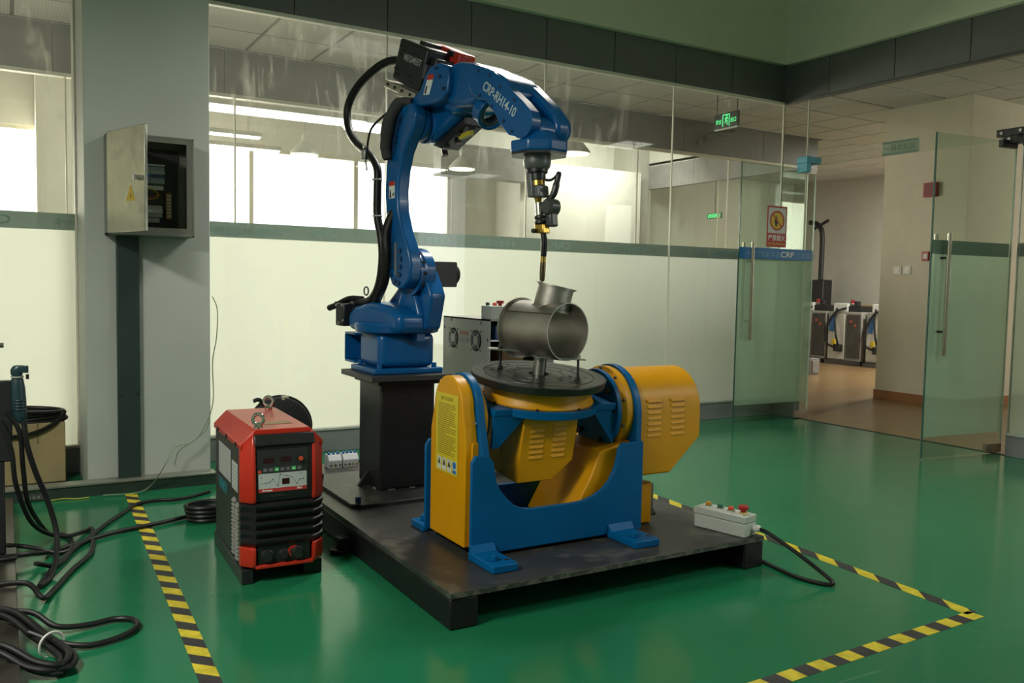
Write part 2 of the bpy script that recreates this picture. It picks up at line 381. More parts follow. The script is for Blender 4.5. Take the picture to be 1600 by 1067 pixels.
# upper walls overhang the fascia a little
struct('wall_back', MB().box(-2, GX+.1, GY-.07, GY+.3, 3.335, 4.6), upperp, 'pale green upper wall over the glass partition', cat='wall')
struct('wall_right', MB().box(GX-.07, GX+.3, -3, GY+.3, 3.335, 4.6), upperp, 'pale green upper wall over the glass doors', cat='wall')

# fascia beams: separate panels with open joints
t1 = struct_empty('trim_1', 'dark grey metal fascia beam over the back glass wall', 'fascia', (2, GY, 3.0))
part('backing', MB().box(-2, GX, GY+.01, GY+.12, 3.005, 3.335), dark, t1)
xs = [-2, -.98, -.31, .37, 1.045, 1.72, 2.394, 3.07, 3.745, 4.42, 5.09, 5.77, GX]
for a, b in zip(xs[:-1], xs[1:]):
    part('panel', MB().box(a+.003, b-.003, GY-.015, GY+.02, 3.0, 3.335), fasc, t1, .003)
t2 = struct_empty('trim_2', 'dark grey metal fascia beam over the glass doors', 'fascia', (GX, 4, 3.0))
part('backing', MB().box(GX+.01, GX+.12, -3, GY+.12, 3.005, 3.335), dark, t2)
ys = [-3, .01, .69, 1.36, 2.03, 2.70, 3.37, 4.04, 4.70, 5.365, GY]
for a, b in zip(ys[:-1], ys[1:]):
    part('panel', MB().box(GX-.015, GX+.02, a+.003, b-.003, 3.0, 3.335), fasc, t2, .003)
t3 = struct_empty('trim_3', 'thin pale rail under the fascia beams', 'rail', (2, GY, 2.98))
part('rail', MB().box(-2, GX, GY-.02, GY+.03, 2.975, 3.0), frame, t3, .003)
part('rail', MB().box(GX-.02, GX+.03, -3, GY-.02, 2.975, 3.0), mat('dark_rail', (.10, .10, .095), .4, metal=.4), t3, .003)

# back glass wall: panes, frosted film, printed band, silicone joints, skirting
wb = struct_empty('window_2', 'back glass wall with frosted lower half and teal printed band', 'glass wall', (2, GY, 0))
jx = [-2, -.31, 1.04, 2.396, 3.75, 5.09, GX]
mtxt = mat('band_ghost_print', (.24, .37, .34), .6, var=.03)
for a, b in zip(jx[:-1], jx[1:]):
    part('pane', MB().box(a+.004, b-.004, GY, GY+.01, .17, 2.976), glassm, wb)
    part('frosted_film', sheet((a+.004, GY+.013, .17), X, Z, b-a-.008, 1.32), frost, wb)
    part('band', sheet((a+.004, GY+.016, 1.488), X, Z, b-a-.008, .101), bandm, wb)
    if b < GX+.1 and a > -.4:
        part('joint', MB().box(b-.005, b+.005, GY-.002, GY+.012, .17, 2.976), frame, wb)
part('joint', MB().box(-.315, -.305, GY-.002, GY+.012, .17, 2.976), frame, wb)
# lettering on the band faces the hall, so it reads mirrored from here
def ghost(xc, s, sz=.062, sq=1.):
    text('lettering', s, (xc, GY+.0125, 1.513), -X, Z, sz, mtxt, wb, 'CENTER', sq, ext=.0003)
for xc in (1.95, 3.95, 5.35, 6.2, -.05): ghost(xc, 'CRP', .075, 1.35)
for xc, s in ((1.38, '卡诺普自动化控制技术'), (2.75, '卡诺普智能装备'), (3.35, '卡诺普自动化'), (4.65, '卡诺普智能装备'), (5.78, '卡诺普自动化'), (.32, '技术')): ghost(xc, s, .056)
b1 = struct_empty('baseboard_back', 'grey skirting along the back glass wall', 'skirting', (2, GY, 0))
for a, b in zip(jx[:-1], jx[1:]):
    part('board', MB().box(a+.0015, b-.0015, GY-.03, GY+.04, 0, .155), skirtm, b1, .003)
part('cap', MB().box(-2, GX-.04, GY-.036, GY+.045, .155, .172), mat('pale_cap', (.42, .42, .38), .45), b1, .002)

# glass wall with the double door
wr = struct_empty('window_3', 'fixed glass panes and transom around the double glass door', 'glass wall', (GX, 4.6, 0))
def rpane(y0, y1, z0, z1): return part('pane', MB().box(GX, GX+.01, y0, y1, z0, z1), glass2, wr)
rpane(5.60, GY-.004, .17, 2.976); rpane(3.70, 5.592, 2.36, 2.976); rpane(1.75, 3.60, .17, 2.976); rpane(-1, 1.742, .17, 2.976); rpane(3.608, 3.692, 2.36, 2.976)
part('frosted_film', sheet((GX+.013, 3.60, .17), -Y, Z, 1.85, 1.32), gfrost, wr)
part('frosted_film', sheet((GX+.013, GY-.004, .17), -Y, Z, .284, 1.32), gfrost, wr)
part('band', sheet((GX+.016, 3.60, 1.488), -Y, Z, 1.85, .101), bandm, wr)
part('band', sheet((GX+.016, GY-.004, 1.488), -Y, Z, .284, .101), bandm, wr)
part('joint', MB().box(GX-.002, GX+.012, 5.592, 5.60, .17, 2.976), frame, wr)
part('joint', MB().box(GX-.003, GX+.013, 3.60, 3.608, .17, 2.976), steel, wr)
part('corner_joint', MB().box(GX-.004, GX+.010, GY-.004, GY+.01, .17, 2.976), frame, wr)
b2 = struct_empty('baseboard_right', 'grey skirting along the glass door wall', 'skirting', (GX, 4, 0))
part('board', MB().box(GX-.03, GX+.04, 5.60, GY-.03, 0, .155), skirtm, b2, .003)
part('board', MB().box(GX-.03, GX+.04, 1.75, 3.60, 0, .155), skirtm, b2, .003); part('board', MB().box(GX-.03, GX+.04, -3, 1.747, 0, .155), skirtm, b2, .003)
part('cap', MB().box(GX-.036, GX+.045, 5.60, GY-.03, .155, .172), MATS['pale_cap'], b2, .002); part('cap', MB().box(GX-.036, GX+.045, -3, 3.60, .155, .172), MATS['pale_cap'], b2, .002)
part('threshold', MB().box(GX-.012, GX+.012, 3.6, 5.6, 0, .004), mat('dark_threshold', (.05, .05, .045), .4, metal=.4), b2)
# mirrored door sign on the transom
sg = thing('door_sign', 'small teal sign with mirrored characters on the glass over the door', 'sign', (GX, 4.6, 2.36))
sgm = film('teal_sign_film', (.50, .60, .50), .45, .15)
part('plate', sheet((GX+.012, 4.80, 2.365), -Y, Z, .345, .118), sgm, sg)
part('stripe', quad((GX-.0012, 4.79, 2.368), -Y, Z, .325, .016, .0006), mat('sign_green', (.12, .20, .15), .6), sg)
part('stripe', quad((GX-.0012, 4.79, 2.462), -Y, Z, .325, .016, .0006), MATS['sign_green'], sg)
text('lettering', '调试车间一', (GX-.0012, 4.625, 2.398), Y, Z, .062, MATS['sign_green'], sg, 'CENTER', .95)

# door leaves
def leaf(name, label, hinge, free, bandmat, clampmat, n):
    h, f = Vector((*hinge, 0)), Vector((*free, 0)); d = (f-h).normalized(); Ln = (f-h).length; nn = d.cross(Z)   # nn = leaf normal
    if nn.dot(Vector((0, 1, 0))) > 0: nn = -nn         # towards the viewer
    g = struct_empty(name, label, 'glass door', h)
    part('pane', MB().obox(h+d*Ln/2+Z*1.178, d*(Ln/2-.003), nn*.006, Z*1.168), gglass, g)
    part('edge', MB().obox(f+Z*1.178, d*.003, nn*.0062, Z*1.168), gedge, g)
    part('edge', MB().obox(h+Z*1.178, d*.003, nn*.0062, Z*1.168), mat('glass_edge_pale', (.55, .62, .52), .2), g)
    o1 = h+d*.004-nn*.008
    part('frosted_film', sheet(o1+Z*.16, d, Z, Ln-.01, 1.328), gfrost, g)
    part('band', sheet(o1+Z*1.488-nn*.003, d, Z, Ln-.01, .102), bandmat, g)
    for side in (1, -1):
        hp = f-d*.115+nn*side*.055
        hd = part('handle', MB().cyl(hp+Z*.755, hp+Z*1.635, .0155, n=16), mat('handle_steel', (.46, .42, .34), .2, 1, var=.1), g)
        for zz in (.93, 1.46): part('standoff', MB().cyl(hp+Z*zz, hp-nn*side*.052+Z*zz, .009, n=12), blackp if clampmat is black else chrome, hd)
    part('bottom_clamp', MB().obox(h+d*.09+Z*.042, d*.085, nn*.016, Z*.034), mat('clamp_bronze', (.30, .24, .18), .35, metal=.7), g, .003)
    c = part('top_clamp', MB().obox(h+d*.09+Z*2.325, d*.085, nn*.018, Z*.028), clampmat, g, .003)
    return g, h, d, nn, Ln
blueband = mat('blue_band_print', (.02, .17, .42), .45, var=.04)
wrapb = mat('blue_wrap', (.06, .36, .52), .4, var=.1)
g1, h1, d1, n1, L1 = leaf('door_1', 'left glass door leaf with blue printed band and no-burning sign', (6.58, 5.575), (5.655, 5.61), blueband, MATS['clamp_bronze'] if 'clamp_bronze' in MATS else steel, 1)
g2, h2, d2, n2, L2 = leaf('door_2', 'right glass door leaf standing open with long steel handle', (6.55, 3.70), (5.70, 3.785), bandm, black, 2)
# blue packing foam left on the upper pivot of the left leaf, fixings of the right
part('wrapped_pivot', MB().box(GX-.10, GX+.09, 5.50, 5.62, 2.385, 2.445).box(GX-.10, GX-.045, 5.50, 5.62, 2.30, 2.385), wrapb, g1, .004)
pv = part('pivot_bracket', MB().box(GX-.02, GX+.06, 3.38, 3.80, 2.385, 2.44).box(GX-.02, GX+.06, 3.46, 3.60, 2.30, 2.385).box(GX-.02, GX+.06, 3.64, 3.75, 2.325, 2.385), black, g2, .004)
for yy, zz in ((3.50, 2.41), (3.62, 2.415), (3.70, 2.36), (3.42, 2.41), (3.76, 2.41)): part('screw', MB().cyl((GX-.02, yy, zz), (GX-.027, yy, zz), .012, n=12), steel, pv)
# lettering on the blue band (reads the right way round)
o = h1+d1*.004+n1*.0065
lp = mat('band_lettering', (.16, .33, .55), .5, var=.03)
def dl(s, t, sz, sq=1., m_=lp, b_=0): text('lettering', s, h1+d1*t+n1*.0065+Z*1.513, -d1, Z, sz, m_, g1, 'LEFT', sq, b_, .0004)
part('blue_strip', MB().prism([h1+d1*.03+n1*.0061+Z*1.489, h1+d1*(L1-.005)+n1*.0061+Z*1.489, h1+d1*(L1-.005)+n1*.0061+Z*1.59, h1+d1*.03+n1*.0061+Z*1.59], n1*.0003), blueband, g1)
dl('卡诺普智能装备', .845, .060, 1.0); dl('CRP', .42, .072, 1.3, white, .001); dl('卡诺普自', .215, .058, 1.0)
# no-burning sign stuck on the leaf
ns = thing('safety_sign', 'red and white no-burning sign on the left glass door', 'sign', h1+d1*.48+Z*1.6)
sx, sy = -d1, Z; so = h1+d1*.605+n1*.0075+Z*1.603
signred = mat('sign_red', (.42, .03, .02), .45, var=.04); signwh = mat('sign_white', (.60, .60, .55), .5, var=.03); signye = mat('sign_yellow', (.66, .46, .02), .5, var=.03)
part('plate', quad(so, sx, sy, .245, .372, .0015), signred, ns)
part('panel', quad(so+sx*.014+sy*.125+n1*.0016, sx, sy, .217, .232, .0005), signwh, ns)
cc = so+sx*.1225+sy*.240+n1*.0022
part('disc', MB().cyl(cc, cc+n1*.0006, .083, n=40), signye, ns)
part('ring', MB().ring(cc+n1*.0007, n1, .074, .090, .0006, 40), signred, ns)
dd = (sx-sy).normalized(); part('slash', MB().obox(cc+n1*.0014, dd*.078, (sx+sy).normalized()*.006, n1*.0003), signred, ns)
fl = [(-.02, -.052), (-.006, -.06), (.004, -.03), (.016, -.012), (.002, .012), (-.008, .042), (-.02, .05), (-.016, .02), (-.034, .004), (-.03, -.02)]
part('flame', MB().prism([cc+sx*a+sy*b+n1*.0008 for a, b in fl], n1*.0004), mat('sign_black', (.03, .025, .02), .5), ns)
text('lettering', '严禁烟火', so+sx*.1225+sy*.062+n1*.0017, sx, sy, .058, white, ns, 'CENTER', .92, .0006, .0004)
text('lettering', 'NO BURNING', so+sx*.1225+sy*.018+n1*.0017, sx, sy, .034, signye, ns, 'CENTER', 1.0, 0, .0004)

# column on the back wall
struct('wall_column', MB().box(.387, 1.049, 5.29, GY+.3, 0, 4.6), colp, 'grey painted column in front of the back glass wall', .004, cat='column')
cs = struct('trim_4', MB().box(.377, .387, GY-.05, GY+.03, .172, 3.0), mat('cream_strip', (.78, .73, .62), .6), 'pale strip where the glass meets the column', .003, cat='trim')  # backlight on the column's left side put into the strip's pale colour
# corridor and hall ceiling of lay-in tiles
c2 = struct_empty('ceiling_corridor', 'suspended ceiling of perforated tiles behind the glass', 'ceiling', (4, 7, 3.25))
tl = tile_mat()
part('grid', MB().box(-4, 14, GY+.12, 8.03, 3.262, 3.30).box(GX+.12, 14, -1, GY+.12, 3.262, 3.30).box(9.4, 14, 8.03, 14, 3.262, 3.30), mat('ceiling_grid', (.14, .14, .12), .7), c2)
proto = part('tile', MB().box(0, .572, 0, .572, 3.246, 3.262), tl, c2, .003, 1)
first = True
def tile_area(x0, x1, y0, y1):
    global first
    for i in range(int((x1-x0)/.6+.001)):
        for j in range(int((y1-y0)/.6+.001)):
            if first: proto.matrix_basis = Matrix.Translation((x0, y0, 0)); first = False
            else: share(proto, c2, Vector((x0+i*.6, y0+j*.6, 0))-proto.matrix_basis.to_translation())
tile_area(-.5, 6.7, 6.16, 7.96); tile_area(6.7, 13.9, 3.2, 8.0); tile_area(9.55, 13.9, 8.0, 11.6)
# hall fascia across the corridor and its glass
t5 = struct_empty('trim_5', 'grey fascia beam across the corridor', 'fascia', (5, 8.03, 2.87))
m_h = mat('hall_fascia', (.20, .20, .195), .5, var=.05)
xs = [-4]+[-.98+1.35*k for k in range(8)]+[9.5]
for a, b in zip(xs[:-1], xs[1:]): part('panel', MB().box(a+.002, b-.002, 8.03, 8.18, 2.87, 3.262), m_h, t5, .003)
part('rail', MB().box(-4, 9.5, 8.03, 8.10, 2.84, 2.87), frame, t5)
w4 = struct_empty('window_4', 'second glass wall beyond the corridor', 'glass wall', (5, 8.05, 0))
j2 = [-4, -1.2, .46, 1.82, 3.40, 4.91, 6.44, 7.9, 9.35]
hallg = clear_glass('hall_glass', (.96, .97, .95), 0)
for a, b in zip(j2[:-1], j2[1:]):
    part('pane', MB().box(a+.003, b-.003, 8.06, 8.07, .15, 2.84), hallg, w4)
    part('joint', MB().box(b-.006, b+.006, 8.055, 8.075, .15, 2.84), frame, w4)
    if a > 3.3: part('frosted_film', sheet((a+.003, 8.075, .15), X, Z, b-a-.006, 1.35), film('hall_frost', (.36, .38, .36), .7, 0), w4)  # unseen film added to dim hall light on the right-hand panes
b3 = struct_empty('baseboard_hall', 'skirting under the second glass wall', 'skirting', (5, 8.05, 0)); part('board', MB().box(-4, 9.4, 8.02, 8.1, 0, .15), skirtm, b3)
# hall: ceiling, far wall with the big window, side walls
struct('ceiling_hall', MB().box(-4, 9.4, 8.18, 12.2, 3.75, 3.85), mat('hall_ceiling', (.36, .37, .33), .8, var=.03), 'pale ceiling of the hall behind', cat='ceiling')
struct('wall_hall_upper', MB().box(-4, 9.4, 8.1, 8.18, 3.262, 3.85), whitew, 'white wall over the hall fascia', cat='wall')
hw = MB().box(-4, 9.4, 12.0, 12.15, 0, .95).box(-4, 9.4, 12.0, 12.15, 3.02, 3.85).box(5.97, 9.4, 12.0, 12.15, .95, 3.02).box(-4, -1.6, 12.0, 12.15, .95, 3.02)
struct('wall_hall', hw, whitew, 'white far wall of the hall with a wide window', cat='wall')
struct('wall_hall_left', MB().box(-4.1, -4, 5.9, 12.2, 0, 3.85), whitew, 'white end wall of the hall', cat='wall')
w5 = struct_empty('window_5', 'wide bright window of the hall', 'window', (2.2, 12.0, .95))
part('frame', MB().box(-1.6, 5.97, 12.02, 12.08, .95, 1.01).box(-1.6, 5.97, 12.02, 12.08, 2.97, 3.02), frame, w5)
for xx in (-1.6, .9, 2.9, 4.4, 5.91): part('mullion', MB().box(xx, xx+.06, 12.02, 12.08, 1.01, 2.97), frame, w5)
struct('wall_hall_pier', MB().box(.35, .95, 11.6, 12.0, 0, 3.75), whitew, 'white pier beside the hall window', cat='wall')
struct('wall_hall_return', MB().box(6.75, 9.07, 11.25, 12.0, 0, 3.1), whitew, 'white projecting wall at the end of the hall', cat='wall')
struct('wall_hall_grey', MB().box(9.07, 9.4, 11.45, 12.0, 0, 3.85), greyw, 'grey pier at the hall corner', cat='wall')
t6 = struct_empty('trim_6', 'grey boxed beam under the hall ceiling', 'beam', (6, 11, 3)); part('box', MB().box(5.3, 7.0, 11.0, 11.25, 2.75, 3.2), mat('grey_duct', (.36, .36, .34), .6), t6)
t7 = struct_empty('trim_7', 'grey fascia of the side partition in the hall', 'fascia', (9.4, 10, 2.9))
for k in range(3): part('panel', MB().box(9.4, 9.5, 8.18+k*1.09, 8.18+(k+1)*1.09-.004, 2.87, 3.25), mat('lilac_fascia', (.36, .35, .35), .5), t7)
struct('wall_partition', MB().box(9.4, 9.5, 8.18, 11.45, 3.25, 3.85), whitew, 'white wall over the side partition', cat='wall')
w6 = struct_empty('window_6', 'side glass partition of the hall', 'glass wall', (9.4, 10, 0))
for k in range(2): part('pane', MB().box(9.43, 9.44, 8.18+k*1.64, 8.18+(k+1)*1.64-.01, .1, 2.87), glass2, w6); part('joint', MB().box(9.42, 9.45, 8.18+(k+1)*1.64-.01, 8.18+(k+1)*1.64, .1, 2.87), frame, w6)
# office side: pier, far wall, walls that close it
pier = struct('wall_office_pier', MB().box(8.554, 10.3, 5.30, 6.29, 0, 3.262), creamw, 'cream pier seen through the open doors', .003, cat='wall')
b4 = struct_empty('baseboard_pier', 'brown wooden skirting round the cream pier', 'skirting', (8.55, 5.8, 0)); part('board', MB().box(8.54, 8.554, 5.29, 6.30, 0, .105), mat('brown_skirting', (.30, .13, .05), .45), b4, .003); part('board', MB().box(8.554, 10.3, 5.287, 5.30, 0, .105), MATS['brown_skirting'], b4, .003)
struct('wall_office_far', MB().box(13.2, 13.35, -1, 14, 0, 3.4), greyw, 'cool grey far wall behind the controller cabinets', cat='wall')
struct('wall_office_back', MB().box(9.4, 13.3, 11.7, 11.85, 0, 3.85), whitew, 'white back wall of the office', cat='wall')
struct('wall_office_front', MB().box(GX+.2, 13.3, -1.1, -1, 0, 3.4), creamw, 'cream end wall of the office', cat='wall')
struct('wall_office_side', MB().box(10.3, 13.2, 1.9, 2.02, 0, .9).box(10.3, 13.2, 1.9, 2.02, 3.0, 3.4), creamw, 'cream wall with the office window', cat='wall')
gb = tag(part('junction_box', MB().box(10.0, 10.18, 8.42, 8.56, 0, .24).box(10.02, 10.16, 8.405, 8.42, .03, .21), mat('grey_box', (.22, .21, .2), .5), None, .006), 'small grey box on the laminate floor beside the door leaf', 'box')
# ------------------------------------------------------------------ welded base under the whole cell
DZ = .135
bf = thing('base_frame', 'low black steel platform carrying the robot and the yellow positioner', 'platform', (2.06, 3.7, 0))
deckm = mat('scuffed_black_deck', (.040, .040, .037), .36, metal=.1, var=.3, scale=3, wear=(.15, .135, .105), wscale=5, wlo=.55, whi=.72, bump=.06, bscale=30)
beamm = mat('chipped_black_paint', (.009, .009, .009), .42, var=.25, spec=.3, wear=(.05, .05, .04), wscale=14, wlo=.66, whi=.70)
part('deck', MB().box(1.312, 2.835, 2.60, 4.85, DZ-.022, DZ), deckm, bf, .002)
part('beam', MB().box(1.312, 1.425, 2.603, 4.85, .0, DZ-.022), beamm, bf, .008)
part('beam', MB().box(2.722, 2.835, 2.603, 4.85, .0, DZ-.022), beamm, bf, .008)
part('beam', MB().box(1.98, 2.09, 3.0, 4.85, .0, DZ-.022), beamm, bf, .008)
part('cross_beam', MB().box(1.425, 2.722, 4.73, 4.85, .0, DZ-.022), beamm, bf, .008)
part('chipped_edge', MB().box(1.315, 2.832, 2.598, 2.601, DZ-.020, DZ-.003), mat('flaked_edge', (.035, .04, .032), .45, var=.3, wear=(.11, .11, .085), wscale=22, wlo=.48, whi=.54), bf)
part('levelling_foot', MB().cyl((1.27, 3.62, 0), (1.27, 3.62, .02), .045, n=20).box(1.26, 1.312, 3.59, 3.65, .02, .07), beamm, bf, .003)

# pedestal
pd = thing('robot_pedestal', 'black square steel pedestal under the blue robot', 'pedestal', (1.77, 4.17, DZ))
part('foot_plate', MB().prism([(1.44, 3.80, DZ), (2.12, 3.80, DZ), (2.14, 3.84, DZ), (2.14, 4.52, DZ), (1.42, 4.52, DZ), (1.40, 4.48, DZ), (1.40, 3.84, DZ)], Z*.018), deckm, pd, .002)
part('column', MB().box(1.62, 1.92, 4.02, 4.325, DZ+.018, .715), mat('satin_black_steel', (.016, .016, .016), .35, metal=.2, var=.2, bump=.04), pd, .012, 3)
part('top_plate', MB().box(1.545, 1.99, 3.95, 4.40, .715, .743), mat('graphite_plate', (.055, .054, .052), .4, metal=.3, var=.1), pd, .003)
part('collar', MB().box(1.60, 1.94, 4.0, 4.345, .690, .715), black, pd, .003)
part('gusset', MB().prism([(1.62, 4.17, DZ+.018), (1.56, 4.17, DZ+.018), (1.62, 4.17, DZ+.10)], Y*.015), black, pd)
for x, y in ((1.445, 3.86), (1.445, 4.42), (2.09, 3.86), (2.09, 4.42)):
    part('bolt', MB().cyl((x, y, DZ+.018), (x, y, DZ+.045), .014, n=6), mat('blue_bolt', (.01, .06, .22), .35, metal=.2), pd, .001)
for x0, x1, y in ((1.66, 1.70, 4.016), (1.78, 1.81, 4.016)): part('weld_bead', MB().cyl((x0, y, DZ+.020), (x1, y, DZ+.020), .006, n=8), steel, pd)
for y0, y1 in ((4.06, 4.10), (4.20, 4.24)): part('weld_bead', MB().cyl((1.616, y0, DZ+.020), (1.616, y1, DZ+.020), .006, n=8), steel, pd)

# ------------------------------------------------------------------ robot
RB = Vector((1.775, 4.19, .745)); PHI = R(10)
RF = Vector((math.sin(PHI), -math.cos(PHI), 0)); RS = Vector((-math.cos(PHI), -math.sin(PHI), 0))
def rp(f, s, z): return RB+f*RF+s*RS+Z*z
def rprism(pts, s0, s1): return MB().prism([rp(f, s0, z) for f, z in pts], RS*(s1-s0))
rb = thing('welding_robot', 'blue six-axis welding robot arm on the black pedestal', 'robot', (1.775, 4.19, .743))
fl = part('base_flange', MB().box(1.588, 1.968, 4.025, 4.37, .743, .772), blue, rb, .006)
for x, y in ((1.63, 4.06), (1.93, 4.06), (1.63, 4.33), (1.93, 4.33)): part('bolt', MB().cyl((x, y, .772), (x, y, .795), .014, n=6), blue, fl, .001)
part('base', MB().box(1.625, 1.935, 4.055, 4.35, .772, .952), blue, rb, .035, 4)
part('carousel_disc', MB().lathe(rp(0, 0, .204), Z, [(0, .205), (.006, .216), (.040, .222), (.052, .216)], 56), blue, rb)
ch = MB().box(1.60, 1.93, 4.35, 4.50, .775, .787).box(1.60, 1.93, 4.35, 4.50, .925, .937).box(1.60, 1.93, 4.49, 4.503, .787, .925)
part('connector_housing', ch, blue, rb, .003); part('connector_panel', MB().box(1.68, 1.70, 4.36, 4.49, .787, .925), mat('deep_blue', (.01, .06, .2), .4), rb)
part('arrow_mark', quad(rp(.19, .03, .218), -RS, Z, .085, .016), white, rb)
tab = part('zero_mark', MB().obox(rp(.175, -.02, .185), RS*.025, RF*.02, Z*.02), blue, rb, .003)
# carousel
part('carousel', rprism([(-.27, .207), (.235, .207), (.245, .30), (.12, .345), (-.05, .36), (-.20, .335), (-.27, .30)], -.10, .145), blue, rb, .035, 4)
part('shoulder_bracket', rprism([(-.17, .22), (.21, .215), (.255, .23), (.298, .40), (.27, .455), (.22, .53), (.07, .53), (.0, .44), (-.14, .33)], -.102, -.004), blue, rb, .016, 3)
part('shoulder_hub', MB().lathe(rp(.145, -.066, .515), RS, [(0, .112), (.010, .122), (.062, .122)], 44), blue, rb)
part('front_web', rprism([(.02, .30), (.20, .22), (.245, .30), (.19, .42), (.08, .43)], -.06, .03), blue, rb, .02, 3)
sf = part('shoulder_flange', MB().lathe(rp(.150, -.006, .512), RS, [(0, .120), (.008, .112), (.024, .112), (.028, .120), (.040, .120)], 44), blue, rb)
for k in range(12):
    a = 2*math.pi*k/12; part('bolt', MB().cyl(rp(.150+.112*math.cos(a), .002, .512+.112*math.sin(a)), rp(.150+.112*math.cos(a), .020, .512+.112*math.sin(a)), .009, n=8), blackp, sf)
sm = part('shoulder_motor', MB().obox(rp(.145, -.150, .51), RF*.060, RS*.090, Z*.066), blackp, rb, .008)
for k in range(6): part('fin', MB().obox(rp(.145, -.150, .51-.06+k*.024), RF*.064, RS*.075, Z*.003), blackp, sm)
part('end_bell', MB().lathe(rp(.145, -.238, .51), -RS, [(0, .058), (.02, .056), (.032, .045)], 24), blackp, sm)
part('mark_label', quad(rp(.150, -.020, .638), -RS, RF, .022, .03), white, rb)
# rear cable box on the carousel
cb = part('cable_box', MB().obox(rp(-.315, .06, .285), RF*.045, RS*.105, Z*.062), blackp, rb, .01)
for ds, dz in ((-.04, .05), (.05, .05), (.07, -.03), (.0, -.045)): part('screw', MB().cyl(rp(-.315+ds*.7, .165, .285+dz), rp(-.315+ds*.7, .171, .285+dz), .007, n=8), steel, cb)
part('box_lid', MB().obox(rp(-.40, .05, .345), RF*.05, RS*.07, Z*.008), blackp, cb, .003)
# lower arm
la = [(.160, .430), (.102, .450), (.071, .504), (.060, .600), (.055, .747), (.035, .83), (.027, .927), (.032, 1.024), (.054, 1.134), (.088, 1.242), (.14, 1.318), (.21, 1.35), (.275, 1.335), (.305, 1.28), (.285, 1.215),
      (.239, 1.165), (.195, 1.104), (.162, 1.013), (.147, .919), (.154, .823), (.191, .726), (.238, .646), (.275, .551), (.258, .473), (.205, .434)]
lo = part('lower_arm', rprism(la, .028, .102), blue, rb, .013, 3)
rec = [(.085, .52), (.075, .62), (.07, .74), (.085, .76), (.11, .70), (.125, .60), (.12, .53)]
part('recess', rprism(rec, .1021, .104), mat('shade_blue', (.008, .05, .15), .4), lo)  # raised patch, the hollow's shade put into its darker blue
part('cover_strip', rprism([(.135, .50), (.13, .66), (.15, .665), (.155, .50)], .1021, .106), mat('dull_metal_strip', (.22, .25, .28), .4, metal=.5), lo)
for f_1, z_1 in ((.178, .50), (.185, .54), (.186, .58), (.18, .62), (.10, .50), (.096, .545), (.17, .46), (.14, .468)):
    part('bolt', MB().cyl(rp(f_1, .101, z_1), rp(f_1, .109, z_1), .0125, n=12), mat('dark_blue_bolt', (.008, .035, .10), .35), lo)
wl_ = part('warning_label', quad(rp(.075, .1025, .885), RF, Z, .052, .085), white, lo)
part('label_header', quad(rp(.075, .1038, .948), RF, Z, .052, .022, .0006), red, wl_)
part('label_picture', MB().prism([rp(f_1, .1038, z_1) for f_1, z_1 in ((.08, .888), (.096, .888), (.092, .925), (.083, .93))], RS*.0006), black, wl_); part('label_picture', MB().prism([rp(f_1, .1038, z_1) for f_1, z_1 in ((.104, .893), (.124, .905), (.12, .915), (.106, .903))], RS*.0006), black, wl_)
# cable openings at the top of the lower arm, shade held in a darker patch
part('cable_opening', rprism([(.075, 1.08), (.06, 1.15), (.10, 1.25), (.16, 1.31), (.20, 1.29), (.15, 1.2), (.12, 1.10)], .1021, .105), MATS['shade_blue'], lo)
for f_1, z_1 in ((.15, 1.22), (.16, 1.25), (.14, 1.19), (.135, 1.16), (.175, 1.27)): part('bolt', MB().cyl(rp(f_1, .103, z_1), rp(f_1, .112, z_1), .012, n=12), MATS['dark_blue_bolt'], lo)
ef = part('elbow_flange', MB().lathe(rp(.205, .03, 1.255), -RS, [(0, .092), (.02, .092), (.024, .084), (.045, .084), (.05, .094), (.07, .094)], 36), blue, rb)
part('mark_label', quad(rp(.255, .030, 1.24), -RS, Z, .014, .05), mat('mark_print', (.25, .33, .4), .5), ef)
# elbow castings
eh = part('elbow_motor_housing', rprism([(.075, 1.38), (.06, 1.245), (.10, 1.195), (.17, 1.17), (.25, 1.165), (.50, 1.265), (.53, 1.33), (.48, 1.40), (.2, 1.42)], -.185, -.02), blue, rb, .035, 4)
ec = part('elbow_casing', rprism([(.225, 1.345), (.235, 1.365), (.30, 1.395), (.35, 1.465), (.385, 1.492), (.455, 1.497), (.52, 1.475), (.54, 1.42), (.53, 1.35), (.48, 1.318), (.40, 1.313), (.30, 1.317)], -.15, .08), blue, rb, .034, 4)
part('elbow_neck', rprism([(.42, 1.485), (.56, 1.492), (.68, 1.465), (.76, 1.43), (.76, 1.295), (.66, 1.275), (.54, 1.28), (.42, 1.33)], -.15, .048), blue, rb, .03, 4)
part('front_boss', rprism([(.40, 1.30), (.50, 1.255), (.575, 1.275), (.60, 1.38), (.55, 1.44), (.45, 1.44)], -.19, .030), blue, rb, .03, 4)
wl2 = part('warning_label', MB().prism([rp(f_1, .0805, z_1) for f_1, z_1 in ((.335, 1.365), (.385, 1.36), (.425, 1.447), (.375, 1.455))], RS*.001), white, ec)
part('label_header', MB().prism([rp(f_1, .0818, z_1) for f_1, z_1 in ((.365, 1.432), (.416, 1.425), (.426, 1.448), (.376, 1.456))], RS*.0006), red, wl2)
part('label_picture', MB().prism([rp(f_1, .0818, z_1) for f_1, z_1 in ((.345, 1.37), (.357, 1.368), (.372, 1.40), (.36, 1.405))], RS*.0006), black, wl2)
for f_1, z_1 in ((.44, 1.475), (.50, 1.37), (.47, 1.43)): part('bolt', MB().cyl(rp(f_1, .079, z_1), rp(f_1, .086, z_1), .009, n=10), MATS['dark_blue_bolt'], ec)
